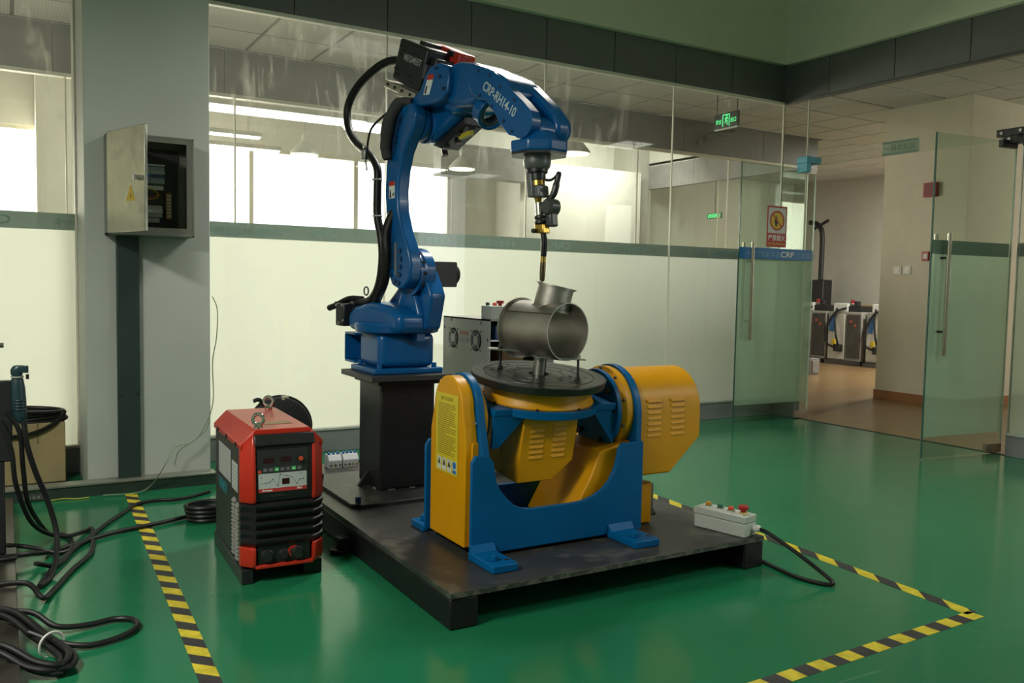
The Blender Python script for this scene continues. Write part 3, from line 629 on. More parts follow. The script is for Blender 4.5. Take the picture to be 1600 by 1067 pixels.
# cable passage ring under the forearm root
ax = (rp(1.055, -.03, 1.12)-rp(.70, -.03, 1.365)).normalized()
cr = part('cable_ring', MB().ring(rp(.70, -.02, 1.265), Vector(ax), .062, .080, .06, 36), blue, rb, .004)
part('ring_liner', MB().ring(rp(.705, -.02, 1.263), Vector(ax), .048, .063, .05, 36), mat('liner_grey', (.08, .09, .10), .3), cr)
# forearm with its fork
fa = part('forearm', rprism([(.672, 1.445), (.70, 1.452), (.736, 1.438), (.805, 1.412), (.90, 1.368), (.945, 1.335), (.97, 1.29), (.93, 1.20), (.895, 1.165), (.846, 1.22), (.796, 1.269), (.74, 1.283), (.69, 1.31), (.662, 1.37)], -.13, .07), blue, rb, .016, 3)
part('fork_cheek', rprism([(.86, 1.385), (.93, 1.34), (.969, 1.297), (1.05, 1.235), (1.105, 1.186)]+arc(1.048, 1.145, .068, 35, -130, 10)+[(.967, 1.101), (.905, 1.158), (.86, 1.22)], .022, .0705), blue, rb, .012, 3)
part('fork_cheek', rprism([(.80, 1.405), (.93, 1.345), (1.06, 1.24), (1.108, 1.19)]+arc(1.055, 1.135, .072, 40, -130, 10)+[(.955, 1.10), (.88, 1.18)], -.145, -.065), blue, rb, .018, 3)
part('wrist_motor_cap', MB().lathe(rp(1.055, -.13, 1.135), -RS, [(0, .068), (.02, .066), (.032, .055)], 32), blue, rb)
part('mark_label', quad(rp(1.04, .0235, 1.072), RF*.8+Z*.6, RS, .075, .02), mat('wrist_print', (.30, .40, .30), .5), rb)
for f_1, z_1 in ((.745, 1.41), (.83, 1.375), (.90, 1.315), (1.0, 1.245), (.845, 1.24), (.93, 1.165), (.985, 1.115), (.76, 1.30)): part('bolt', MB().cyl(rp(f_1, .069, z_1), rp(f_1, .074, z_1), .008, n=10), MATS['dark_blue_bolt'], fa)
td = (RF*.815-Z*.58).normalized(); tu = (RF*.58+Z*.815).normalized()
text('lettering', 'CRP-RH14-10', rp(.778, .0715, 1.327), td, tu, .058, mat('robot_lettering', (.50, .60, .62), .5), fa, 'LEFT', .80, .0008, .0006)
# wrist and tool flange
part('wrist_knuckle', MB().cyl(rp(1.055, .02, 1.115), rp(1.055, -.065, 1.115), .062, n=32), blue, rb, .004)
oc = [(1.06+.135*math.cos(R(22.5+45*k)), .0+.125*math.sin(R(22.5+45*k))) for k in range(8)]
wb_ = part('wrist_block', MB().prism([rp(f_1, s_1-.022, 1.02) for f_1, s_1 in oc], Z*.052), blue, rb, .010, 3)
part('wrist_shoulder', MB().lathe(rp(1.06, -.022, 1.072), Z, [(0, .088), (.03, .075), (.045, .055)], 32), blue, rb)
part('wrist_underside', MB().prism([rp(1.06+(f_1-1.06)*.97, s_1*.97-.022, 1.012) for f_1, s_1 in oc], Z*.009), blackp, rb)
wm = part('maker_label', quad(rp(1.175, .0+.012, 1.045), -RS*.9-RF*.15, Z, .06, .014), white, rb); 
part('tool_flange', MB().lathe(rp(1.06, -.012, 1.012), -Z, [(0, .058), (.03, .06), (.048, .056), (.055, .05)], 36), mat('flange_grey', (.14, .145, .145), .35, metal=.3), rb)
# motor plugs under the elbow
k0 = part('motor_plugs', rprism([(.22, 1.155), (.30, 1.13), (.50, 1.22), (.505, 1.262), (.25, 1.162)], -.16, -.05), blackp, rb, .006)
for i in range(5):
    f_1, z_1 = .26+.055*i, 1.135+.024*i; part('plug', MB().cyl(rp(f_1, -.10+.03*(i % 2), z_1+.01), rp(f_1+.012, -.10+.03*(i % 2), z_1-.032), .016, n=10), blackp, k0)
part('yellow_tag', MB().obox(rp(.475, -.075, 1.178), RF*.045+Z*.006, RS*.012, Z*.011), mat('tag_yellow', (.55, .45, .02), .5), k0, .002)

# ------------------------------------------------------------------ wire feeder on the elbow
wf = thing('wire_feeder', 'black wire feeder box with red cover on top of the robot elbow', 'wire feeder', rp(.15, -.05, 1.42))
fx = (RF*.922-Z*.387); fy = (RF*.387+Z*.922)      # box axes, pitched like the forearm
f0 = rp(-.001, .05, 1.503)                         # lower rear corner of the lettered side
fbx = part('housing', MB().obox(f0+fx*.136+fy*.105-RS*.085, fx*.134, fy*.105, RS*.085), mat('feeder_black', (.013, .013, .014), .33, var=.2), wf, .014, 3)
text('lettering', 'MEGMEET', f0+fx*.075+fy*.115+RS*.0012, fx, fy, .044, mat('grey_lettering', (.32, .33, .33), .5), fbx, 'LEFT', .85, .0008, .0006)
for u, v in ((.04, .175), (.05, .155), (.04, .135), (.16, .16), (.17, .14), (.16, .12), (.03, .06), (.05, .035), (.16, .05), (.18, .03)):
    part('vent_slot', MB().obox(f0+fx*u+fy*v+RS*.0006, fx*.022, fy*.004, RS*.0008), dark, fbx)
rc = part('red_cover', MB().obox(f0+fx*.215+fy*.178-RS*.185, fx*.135, fy*.052, RS*.05), red, wf, .014, 3)
part('front_panel', MB().obox(f0+fx*.29+fy*.10-RS*.10, fx*.028, fy*.075, RS*.07), blackp, wf, .008)
part('bracket', MB().obox(f0+fx*.11-fy*.030-RS*.05, fx*.15, fy*.018, RS*.06), mat('pale_bracket', (.50, .46, .38), .35, metal=.6), wf, .002)
part('bracket', MB().obox(f0+fx*.17-fy*.075-RS*.05, fx*.09, fy*.012, RS*.055), MATS['pale_bracket'], wf, .002)
for u in (.0, .07, .14, .22): part('screw', MB().cyl(f0+fx*u-fy*.028+RS*.010, f0+fx*u-fy*.028+RS*.016, .008, n=8), black, wf)
part('grip', MB().obox(f0+fx*.15+fy*.215-RS*.09, fx*.03, fy*.014, RS*.05), blackp, wf, .006); part('grip', MB().obox(f0+fx*.27+fy*.212-RS*.17, fx*.03, fy*.014, RS*.04), blackp, wf, .006)
pg = part('plug_plate', MB().obox(f0+fx*.272+fy*.10-RS*.03, fx*.006, fy*.035, RS*.025), mat('plug_grey', (.10, .10, .11), .4), wf, .003)
for dv in (-.025, .025): part('screw', MB().cyl(f0+fx*.278+fy*(.10+dv)-RS*.045, f0+fx*.284+fy*(.10+dv)-RS*.045, .006, n=8), steel, pg)

# hose pack
hp = thing('hose_pack', 'thick black hose looping from the wire feeder down the robot arm', 'hose', rp(-.1, .1, .35))
hs = [(.02, .0, 1.60), (-.05, .03, 1.605), (-.14, .06, 1.575), (-.28, .085, 1.50), (-.362, .095, 1.40), (-.335, .10, 1.28), (-.237, .11, 1.195), (-.09, .12, 1.12), (-.005, .125, 1.04), (.003, .128, .929), (.005, .128, .80), (.035, .125, .70), (.052, .125, .60), (.025, .12, .48), (-.04, .11, .40), (-.13, .10, .36), (-.26, .09, .355)]
part('hose', MB().tube([rp(*p) for p in hs], .021, 12), rubber, hp)
part('hose_bundle', MB().tube([rp(*p) for p in ((.09, .085, .82), (.08, .115, .74), (.078, .124, .68), (.085, .122, .60), (.06, .115, .48), (-.01, .105, .40), (-.10, .08, .345), (-.22, .05, .35))], .024, 10), rubber, hp)
part('cable_tail', MB().tube([rp(*p) for p in ((-.20, .09, .37), (-.30, .11, .37), (-.40, .13, .335), (-.47, .14, .315))], .017, 10), rubber, hp)
part('thin_cable', MB().tube([rp(*p) for p in ((-.10, .13, 1.12), (-.085, .13, 1.20), (-.05, .125, 1.26), (.06, .11, 1.315))], .006, 8), rubber, hp)
part('fabric_sleeve', MB().tube([rp(*p) for p in ((.25, .085, 1.345), (.18, .115, 1.345), (.115, .128, 1.27), (.085, .128, 1.18), (.082, .128, 1.12), (.09, .122, 1.08))], [.020, .030, .034, .030, .026, .022], 12), mat('grey_fabric', (.045, .045, .045), .85, var=.3, bump=.4, bscale=40), hp)
for p, d_ in (((.0, .128, .985), Z), ((.005, .128, .80), Z)): part('hose_clip', MB().torus(rp(*p), d_, .023, .004, 20, 6), mat('clip_white', (.5, .5, .48), .4), hp)
part('hose_clamp', MB().obox(rp(-.115, .125, 1.12), RF*.02, RS*.02, Z*.026).cyl(rp(-.115, .13, 1.10), rp(-.10, .13, 1.04), .006, n=8).cyl(rp(-.13, .13, 1.12), rp(-.135, .13, 1.185), .005, n=8), steel, hp, .002)
part('loop_tie', MB().torus(rp(-.145, .10, .415), RS, .022, .004, 20, 6), blackp, hp)

# ------------------------------------------------------------------ torch
wt = thing('welding_torch', 'slim welding torch with black neck and brass fittings hanging from the wrist', 'welding torch', rp(1.11, -.012, .54))
ta = rp(1.06, -.012, .957); tdn = (rp(1.085, -.012, .78)-ta).normalized()
part('collision_sensor', MB().lathe(ta, tdn, [(0, .047), (.02, .045), (.024, .036), (.05, .034), (.055, .028)], 28), blackp, wt)
part('brass_ring', MB().lathe(ta+tdn*.052, tdn, [(0, .030), (.022, .030)], 24), brass, wt)
cl = part('clamp_block', MB().obox(ta+tdn*.098, RF*.034, RS*.030, tdn*.026), mat('clamp_grey', (.17, .175, .18), .4, metal=.4), wt, .006)
part('clamp_screw', MB().cyl(ta+tdn*.095+RF*.036+RS*.012, ta+tdn*.095+RF*.034+RS*.012, .009, n=12), black, cl)
part('side_cover', MB().obox(ta+tdn*.062+RS*.030-RF*.015, RF*.018, RS*.010, tdn*.062), MATS['clamp_grey'], wt, .005)
lv = part('lever', MB().tube([ta+tdn*.142+RF*.03-RS*.02, ta+tdn*.11+RF*.06-RS*.03, ta+tdn*.06+RF*.075-RS*.04, ta+tdn*.015+RF*.085-RS*.05], [.014, .015, .012, .008], 10), blackp, wt)
part('lever_arm', MB().tube([ta+tdn*.048+RF*.03-RS*.02, ta+tdn*.048+RF*.055-RS*.03, ta+tdn*.025+RF*.082-RS*.045], .006, 8), blackp, lv)
part('brass_nut', MB().cyl(ta+tdn*.124-RF*.006, ta+tdn*.148-RF*.006, .017, .014, n=6), brass, wt)
part('chrome_sleeve', MB().cyl(ta+tdn*.146-RF*.004, ta+tdn*.20-RF*.004, .018, n=24), chrome, wt)
kn = part('knuckle', MB().lathe(ta+tdn*.165+RF*.042-RS*.05, RS, [(0, .036), (.045, .036), (.055, .028)], 24), mat('knuckle_grey', (.06, .062, .065), .3), wt)
part('knuckle_arm', MB().obox(ta+tdn*.205+RF*.036-RS*.028, RF*.022, RS*.022, tdn*.045), MATS['knuckle_grey'], wt, .01)
for q in (.202, .222): part('black_collar', MB().lathe(ta+tdn*q, tdn, [(0, .022), (.004, .027), (.012, .027), (.016, .022)], 24), blackp, wt)
part('brass_block', MB().obox(ta+tdn*.258+RF*.005, RF*.026, RS*.020, tdn*.020), brass, wt, .004)
part('thumb_screw', MB().cyl(ta+tdn*.268-RF*.018+RS*.02, ta+tdn*.268-RF*.018+RS*.035, .010, n=10), blackp, wt)
t_0 = ta+tdn*.275+RF*.010
part('neck', MB().tube([t_0, t_0+Vector((0, 0, -.04))+RF*.008, t_0+Vector((0, 0, -.085))+RF*.006, t_0+Vector((0, 0, -.10))+RF*.004], .0125, 14), rubber, wt)
n_0 = t_0+Vector((0, 0, -.098))+RF*.004; nd = (Vector((0, 0, -1))-RF*.05).normalized()
part('brass_collar', MB().lathe(n_0, nd, [(0, .0115), (.028, .0115), (.030, .009)], 20), brass, wt)
part('gas_nozzle', MB().lathe(n_0+nd*.028, nd, [(0, .012), (.02, .0125), (.045, .0125), (.075, .011), (.080, .009)], 20), mat('bronze', (.20, .15, .09), .3, 1), wt)
part('contact_tip', MB().cyl(n_0+nd*.106, n_0+nd*.118, .004, n=10), brass, wt)
# ------------------------------------------------------------------ two-axis positioner
PY0, PY1 = 2.89, 3.33; AZ, AY = .66, 3.11
po = thing('welding_positioner', 'blue and yellow two-axis welding positioner on the front of the platform', 'positioner', (1.96, 3.11, DZ))
U = [(1.544, .150), (1.544, .514), (1.560, .540), (1.616, .540), (1.639, .509), (1.653, .429), (1.675, .39), (1.702, .361), (1.736, .33), (1.776, .313), (1.82, .306), (2.021, .306), (2.075, .310), (2.128, .325), (2.175, .348), (2.208, .380), (2.232, .42), (2.245, .455), (2.255, .513), (2.275, .536), (2.385, .538), (2.385, .150)]
part('front_plate', MB().prism([(x, PY0, z) for x, z in U], Y*.02), blue2, po, .002)
part('back_plate', MB().prism([(x, PY1-.02, z) for x, z in U], Y*.02), blue2, po, .002)
def arch(x, y0, y1, z0, zt, n=16):
    r = (y1-y0)/2; return [(x, y0, z0)]+[(x, (y0+y1)/2-r*math.cos(math.pi*k/n), zt-r+r*math.sin(math.pi*k/n)) for k in range(n+1)]+[(x, y1, z0)]
def taper(x, y0, y1, yt0, yt1, z0, zk, zt, n=14):
    """arch whose sides lean in above zk"""
    r = (yt1-yt0)/2; return [(x, y0, z0), (x, y0, zk)]+[(x, (yt0+yt1)/2-r*math.cos(math.pi*k/n), zt-r+r*math.sin(math.pi*k/n)) for k in range(n+1)]+[(x, y1, zk), (x, y1, z0)]
part('end_plate', MB().prism(taper(1.60, PY0+.02, PY1-.02, AY-.155, AY+.155, .15, .54, .845), X*.03), blue2, po, .003)
part('end_plate', MB().prism(arch(2.355, PY0+.015, PY1-.015, .15, .858), X*.03), blue2, po, .003)
part('base_web', MB().box(1.63, 2.355, PY0+.02, PY1-.02, .15, .17), blue2, po)
lc = part('end_cover', MB().prism(taper(1.545, 2.955, 3.27, AY-.13, AY+.13, .163, .60, .835), X*.055), yellow, po, .006, 3)
stk = mat('sticker_yellow', (.62, .48, .02), .4, var=.04)
st = part('instruction_sticker', quad((1.5438, 3.215, .435), -Y, Z, .20, .325), stk, lc)
inkm = mat('sticker_ink', (.24, .19, .02), .6, var=.05)
text('lettering', '操作注意事项', (1.5423, 3.115, .732), -Y, Z, .018, inkm, st, 'CENTER', 1, 0, .0003)
random.seed(3)
for i in range(26):
    wd = .165*(random.uniform(.35, 1) if i % 4 == 3 else random.uniform(.9, 1))
    part('print_line', quad((1.5425, 3.195, .715-i*.0082), -Y, Z, wd, .0034, .0004), inkm, st)
for i in range(4):
    yy = 3.190-i*.046
    part('pictogram_ground', quad((1.5425, yy+.008, .442), -Y, Z, .036, .052, .0004), mat('picto_white', (.55, .55, .45), .5), st)
    if i < 3: part('pictogram', MB().prism([(1.542, yy+.004, .463), (1.542, yy-.024, .463), (1.542, yy-.010, .490)], X*-.0005), mat('picto_dark', (.10, .08, .01), .5), st)
    else: part('pictogram', MB().cyl((1.542, yy-.010, .478), (1.5415, yy-.010, .478), .015, n=20).box(1.5415, 1.542, yy-.024, yy+.004, .444, .458), mat('picto_blue', (.02, .14, .40), .5), st)
for zz in (.50, .66): part('screw', MB().cyl((1.585, 2.9545, zz), (1.585, 2.949, zz), .006, n=10), steel, lc)
part('cover_lip', MB().box(1.572, 1.60, 2.945, 2.957, .163, .58), yellow, lc, .002)
# right-hand drive cover: arched section, lower corner cut away, pressed louvres
rcv = part('drive_cover', MB().loft([arch(2.385, 2.925, 3.295, .375, .840), arch(2.57, 2.925, 3.295, .375, .840), arch(2.745, 2.925, 3.295, .53, .840)]), yellow, po, .008, 3)
def louvre(x0, x1, y, z, parent, m_, tilt=None):
    mb = MB()
    a, b = x0+.008, x1-.008
    mb.add([(x0, y+.001, z), (x1, y+.001, z), (b, y-.0042, z+.002), (a, y-.0042, z+.002), (x0, y+.001, z+.017), (x1, y+.001, z+.017)],
           [(0, 1, 2, 3), (3, 2, 5, 4), (0, 3, 4), (1, 5, 2), (0, 4, 5, 1)])
    if tilt: mb.xform(tilt)
    return part('louvre', mb, m_, parent, 0, smooth=20)
for c0 in (2.430, 2.565):
    for k in range(7): louvre(c0, c0+.085, 2.925, .545+k*.0255, rcv, yellow)
# tilting drive: yellow bearing ring, blue flange disc
part('bearing_ring', MB().lathe((2.357, AY, AZ), -X, [(0, .185), (.012, .19), (.04, .19), (.05, .172), (.062, .172)], 56), yellow, po)
for k in range(10):
    a = 2*math.pi*(k+.5)/10; part('ring_bolt', MB().cyl((2.312, AY+.182*math.cos(a), AZ+.182*math.sin(a)), (2.303, AY+.182*math.cos(a), AZ+.182*math.sin(a)), .006, n=8), black, po)
part('tail_ring', MB().lathe((1.63, AY, AZ), X, [(0, .15), (.018, .15), (.024, .13)], 48), yellow, po)
part('inner_cover', MB().prism([(2.354, PY0+.05, .535), (2.19, PY0+.05, .50), (2.15, PY0+.05, .40), (2.03, PY0+.05, .20), (2.354, PY0+.05, .20)], Y*.33), yellow, po, .006)
# everything below tilts with the cradle about the X axis
TILT = .115
def tl_(p):
    p = Vector(p); dy, dz = p.y-AY, p.z-AZ
    return Vector((p.x, AY+dy*math.cos(TILT)-dz*math.sin(TILT), AZ+dy*math.sin(TILT)+dz*math.cos(TILT)))
TX = 1.965
cd = part('cradle_disc', MB().lathe((2.297, AY, AZ), -X, [(0, .178), (.022, .178)], 56).xform(tl_), blue2, po, .002)
for a in (-60, -25, 10, 45, 200, 235): part('hex_bolt', MB().cyl((2.275, AY-.145*math.cos(R(a)), AZ+.145*math.sin(R(a))), (2.258, AY-.145*math.cos(R(a)), AZ+.145*math.sin(R(a))), .016, n=6).xform(tl_), black, cd, .001)
part('cradle_disc', MB().lathe((1.652, AY, AZ), X, [(0, .125), (.02, .125)], 48).xform(tl_), blue2, po, .002)
n_ = 24
def band_loop(r, z): return [(TX+r*math.cos(2*math.pi*k/48), AY+r*math.sin(2*math.pi*k/48), z) for k in range(48)]
part('cradle_ring', MB().ring((TX, AY, .692), Z, .215, .262, .032, 56).xform(tl_), blue2, po, .002)
part('cradle_arm', MB().box(2.16, 2.277, AY-.16, AY+.16, .692, .724).xform(tl_), blue2, po, .003)
part('cradle_arm', MB().box(1.67, 1.78, AY-.155, AY+.155, .692, .724).xform(tl_), blue2, po, .003)
for yy in (AY-.155, AY+.140):
    part('gusset', MB().prism([(2.277, yy, .70), (2.15, yy, .70), (2.277, yy, .54)], Y*.015).xform(tl_), blue2, po)
    part('gusset', MB().prism([(1.672, yy, .70), (1.83, yy, .70), (1.70, yy, .565), (1.672, yy, .565)], Y*.015).xform(tl_), blue2, po)
dr = part('table_drum', MB().lathe((TX, AY, .722), Z, [(0, .24), (.008, .244), (.018, .236), (.07, .225), (.08, .20)], 56).xform(tl_), yellow, po)
for k in range(8):
    a = 2*math.pi*(k+.3)/8; part('drum_screw', MB().cyl((TX+.238*math.cos(a), AY+.238*math.sin(a), .728), (TX+.249*math.cos(a), AY+.249*math.sin(a), .728), .006, n=8).xform(tl_), black, dr)
mc = part('motor_cover', MB().prism([(1.815, 2.955, .70), (2.085, 2.955, .70), (2.072, 2.955, .485), (1.975, 2.955, .405), (1.800, 2.955, .405)], Y*.20).xform(tl_), yellow, po, .005, 2)
part('motor_cover_side', MB().prism([(1.802, 3.10, .70), (1.802, 3.33, .70), (1.802, 3.33, .52), (1.802, 3.22, .41), (1.802, 3.10, .405)], X*.16).xform(tl_), yellow, po, .004)
for c0 in (1.845, 1.955):
    for k in range(8): louvre(c0, c0+.075, 2.955, .505+k*.0225, mc, yellow, tl_)
# turntable
ttm = mat('oiled_black_steel', (.038, .037, .033), .33, metal=.6, var=.25, scale=9)
gro = [(0, .285), (.028, .290), (.032, .287)]
for r_ in (.232, .170, .105): gro += [(.032, r_+.007), (.029, r_+.0055), (.029, r_+.0015), (.032, r_)]
gro += [(.032, .045), (.024, .042), (.024, .01)]
tt = part('turntable', MB().lathe((TX, AY, .798), Z, gro, 72).xform(tl_), ttm, po, smooth=25)
for k in range(8):
    a = 2*math.pi*(k+.25)/8
    for r_ in (.135, .20): part('tapped_hole', MB().cyl((TX+r_*math.cos(a), AY+r_*math.sin(a), .8299), (TX+r_*math.cos(a), AY+r_*math.sin(a), .8306), .009, n=14).xform(tl_), dark, tt)
# feet
for x0, x1, y0, y1 in ((1.535, 1.645, 2.70, 2.90), (2.205, 2.33, 2.70, 2.90), (1.535, 1.645, 3.32, 3.44), (2.205, 2.33, 3.32, 3.44)):
    ft = part('foot', MB().box(x0, x1, y0, y1, DZ, DZ+.032), blue2, po, .005)
    ym = y0+.06 if y0 < 3 else y1-.05
    part('foot_bolt', MB().cyl((x0+.038, ym, DZ+.032), (x0+.038, ym, DZ+.055), .015, n=16), blue2, ft, .002); part('bolt_hole', MB().cyl((x1-.022, ym-.01, DZ+.0315), (x1-.022, ym-.01, DZ+.0326), .010, n=16), dark, ft)
    if y0 < 3: part('foot_fillet', MB().prism([(x0, 2.868, DZ+.032), (x0, 2.892, DZ+.032), (x0, 2.892, DZ+.06)], X*(x1-x0)), blue2, ft)
yb = part('junction_cover', MB().box(2.40, 2.525, 2.99, 3.25, DZ+.002, .325), yellow, po, .008)
part('socket_panel', MB().box(2.525, 2.545, 3.0, 3.24, DZ+.03, .315), mat('socket_grey', (.10, .10, .11), .4), yb, .006)
for zz in (.18, .20, .17): part('cable_gland', MB().cyl((2.54, 3.02+zz-.17, zz), (2.565, 3.02+zz-.17, zz), .012, n=10), blackp, yb)
part('loose_wire', MB().tube([(2.13, 3.0, .20), (2.14, 2.99, .29), (2.17, 2.985, .33), (2.21, 2.98, .325), (2.20, 2.99, .30)], .003, 6), mat('pale_wire', (.5, .42, .25), .5), po)

# ------------------------------------------------------------------ workpiece and its fixture
fx_ = thing('pipe_fixture', 'steel post, plates and black studs holding the pipe tee on the turntable', 'fixture', tl_((TX, AY, .83)))
top = tl_((TX, AY, .822))
part('post', MB().cyl(top+Vector((.0, .0, 0)), (1.975, 3.09, .915), .028, n=28), mat('post_steel', (.28, .27, .24), .4, 1, var=.2), fx_)
part('saddle_plate', MB().obox((2.02, 3.03, .902), Vector((.10, -.035, -.006)), Vector((.02, .06, 0)), Z*.003), steel, fx_)
part('saddle_plate', MB().obox((1.88, 3.22, .925), Vector((.07, -.03, -.004)), Vector((.02, .05, 0)), Z*.003), steel, fx_)
for (x, y), h_ in (((2.068, 2.965), .092), ((1.855, 3.25), .09)):
    b_ = tl_((x, y, .829)); s_ = part('stud', MB().cyl(b_, b_+Z*h_, .0055, n=12), black, fx_)
    part('stud_nut', MB().cyl(b_+Z*(h_-.004), b_+Z*(h_+.014), .012, .010, n=10), chrome if x > 2 else black, s_); part('stud_collar', MB().cyl(b_, b_+Z*.012, .011, n=10), black, s_)
pt = thing('pipe_tee', 'bare steel pipe tee with flared branch clamped on the turntable', 'pipe', (1.985, 3.10, .90))
pm = mat('mill_steel', (.40, .38, .34), .47, 1, var=.22, scale=7, wear=(.20, .17, .13), wscale=6, wlo=.56, whi=.75)
pi_ = mat('pipe_inside', (.24, .225, .20), .45, 1, var=.2, scale=6)
pa = Vector((math.sin(R(169)), math.cos(R(169)), -.015)).normalized(); pc = Vector((1.990, 3.10, 1.016)); PR = .122
pside = pa.cross(Z).normalized(); pup = pside.cross(pa).normalized()
def shell(p0, d, r, l, th, prof=None, n=48): return MB().ring(p0, d, r-th, r, l, n)
part('main_pipe', shell(pc-pa*.145, pa, PR, .295, .004), pm, pt, smooth=50)
part('rear_flange', MB().ring(pc-pa*.15, pa, PR-.004, PR+.012, .009, 48).ring(pc-pa*.141, pa, PR, PR+.006, .006, 48), pm, pt, smooth=50)
bd = (pup*.965+pside*.0+Vector((_r.x, _r.y, 0))*.20).normalized(); bo = pc+pa*.015
part('branch', MB().ring(bo+bd*.100, bd, .073, .077, .092, 40), pm, pt, smooth=50)
part('branch_rim', MB().ring(bo+bd*.189, bd, .073, .088, .006, 40).ring(bo+bd*.1845, bd, .076, .082, .005, 40), pm, pt, smooth=50)
part('branch_fillet', MB().ring(bo+bd*.088, bd, .075, .084, .010, 40), pm, pt, smooth=50)
sv = (pup*.62+(-pside if (-pside).dot(EYE-pc) > 0 else pside)*.78).normalized()
part('weld_seam', MB().tube([pc-pa*.132+sv*(PR+.0005), pc+sv*(PR+.001), pc+pa*.148+sv*(PR+.0005)], .003, 8), mat('burnt_weld', (.10, .07, .045), .5, .7, var=.3), pt)
# ------------------------------------------------------------------ welding power source
WX, WY, WA = .788, 3.372, R(-2)
wu, wv = Vector((math.cos(WA), math.sin(WA), 0)), Vector((-math.sin(WA), math.cos(WA), 0))
def wp(u, v, z): return Vector((WX, WY, 0))+u*wu+v*wv+Z*z
def wbox(u0, u1, v0, v1, z0, z1): return MB().obox(wp((u0+u1)/2, (v0+v1)/2, (z0+z1)/2), wu*(u1-u0)/2, wv*(v1-v0)/2, Z*(z1-z0)/2)
def wprof(pts, u0, u1): return MB().prism([wp(u0, v, z) for v, z in pts], wu*(u1-u0))
WW, WD = .33, .645
ws = thing('welding_power_source', 'red and black welding power source with control panel standing on the floor', 'welder', wp(.15, .3, 0))
wred = mat('welder_red', (.46, .024, .010), .32, var=.05); wgrey = mat('welder_charcoal', (.022, .023, .024), .42, var=.12); wblk = mat('welder_black', (.012, .012, .013), .35, var=.15)
part('body', wbox(.008, WW-.008, .06, WD, .055, .55), wgrey, ws, .003)
part('foot_rail', wbox(.0, .045, .02, WD, 0, .06), wblk, ws, .003); part('foot_rail', wbox(WW-.075, WW, .05, WD, 0, .06), wblk, ws, .003)
roof = MB().loft([[wp(0, v, .535), wp(0, v, .555), wp(.055, v, .612), wp(WW-.055, v, .612), wp(WW, v, .555), wp(WW, v, .535)] for v in (.045, WD)])
rf = part('roof', roof, wred, ws, .003)
part('roof_label', MB().prism([wp(.12, .16, .6125), wp(.235, .16, .6125), wp(.235, .23, .6125), wp(.12, .23, .6125)], Z*.001), mat('worn_label', (.36, .24, .12), .5, var=.3), rf)
for v in (.13, .33, .53): part('roof_screw', MB().cyl(wp(.0, v, .546), wp(-.006, v, .546), .008, n=8), black, rf)
for u, v in ((.078, .085), (.235, .60)):
    eb = part('lifting_eye', MB().torus(wp(u, v, .648), wu*.5+wv*.9, .021, .0075, 24, 10), chrome, ws); part('eye_base', MB().lathe(wp(u, v, .611), Z, [(0, .018), (.008, .018), (.018, .010)], 20), chrome, eb)
# front: profile leaning back at the top, thick red corner trims
part('front_upper', wprof([(.07, .575), (.040, .585), (.020, .54), (.012, .36), (.018, .325), (.07, .325)], .05, WW-.045), wblk, ws, .004)
part('front_brow', wprof([(.07, .595), (.026, .594), (.006, .555), (.018, .545), (.07, .545)], .048, WW-.042), wblk, ws, .004)
for s in (0, 1):
    q = (lambda u: u) if not s else (lambda u: WW-u)
    sh = lambda dz, dv, z: [wp(q(0), .075, z), wp(q(0), .045+dv, z), wp(q(.040), .0+dv, z), wp(q(.052), .0+dv, z), wp(q(.052), .075, z)]
    part('corner_trim', MB().loft([sh(0, .006, .325), sh(0, -.004, .345), sh(0, .012, .553), [wp(q(.0), .075, .553), wp(q(.018), .07, .567), wp(q(.046), .035, .600), wp(q(.052), .035, .600), wp(q(.052), .075, .600)]]), wred, ws, .003)
    part('lower_trim', MB().loft([sh(0, .004, .068), sh(0, -.004, .085), sh(0, -.004, .148)]), wred, ws, .003)
for k in range(5):   # moulded air louvres wrapping the corners
    z0 = .148+k*.035
    lp_ = lambda dv, z: [wp(.0, .075, z), wp(.0, .045+dv, z), wp(.050, dv, z), wp(WW-.05, dv, z), wp(WW, .045+dv, z), wp(WW, .075, z)]
    part('front_louvre', MB().loft([lp_(.012, z0), lp_(-.006, z0+.020), lp_(-.008, z0+.027), lp_(.012, z0+.035)]), wblk, ws, 0, smooth=20)
part('lower_front', wbox(.06, WW-.06, .012, .08, .066, .15), wblk, ws, .003); part('lower_lip', wbox(.05, WW-.05, -.002, .02, .062, .076), wred, ws, .003)
for u, r_ in ((.095, .022), (.16, .018), (.215, .022)):
    so_ = part('socket', MB().lathe(wp(u, .012, .110), -wv, [(0, r_+.004), (.006, r_+.004), (.008, r_), (.022, r_-.003)], 24), blackp, ws)
    if u > .2: part('socket_ring', MB().ring(wp(u-.012, .010, .116), -wv, .016, .024, .004, 24), wred, so_)
# control panel on the front, leaning with it
pnl0 = wp(.058, .0125, .366); pu = wu*1.22; pvv = (wp(.07, .0195, .535)-wp(.07, .0125, .372)).normalized(); pvv = pvv*1.06; pn = pu.cross(pvv).normalized()
if pn.dot(-wv) < 0: pn = -pn
def pq(u, v, w_, h_, m_, parent, nm, t=.001, lift=0): return part(nm, MB().prism([pnl0+pu*u+pvv*v+pn*lift, pnl0+pu*(u+w_)+pvv*v+pn*lift, pnl0+pu*(u+w_)+pvv*(v+h_)+pn*lift, pnl0+pu*u+pvv*(v+h_)+pn*lift], pn*t), m_, parent)
cp = pq(0, 0, .165, .158, mat('panel_charcoal', (.020, .023, .023), .45), ws, 'control_panel', .0025, .0005)
pq(.004, .014, .157, .056, mat('panel_white', (.42, .46, .44), .45, var=.03), cp, 'chart_field', .0008, .003)
pq(.004, .0, .157, .014, mat('panel_red', (.42, .03, .03), .45), cp, 'name_strip', .0008, .003)
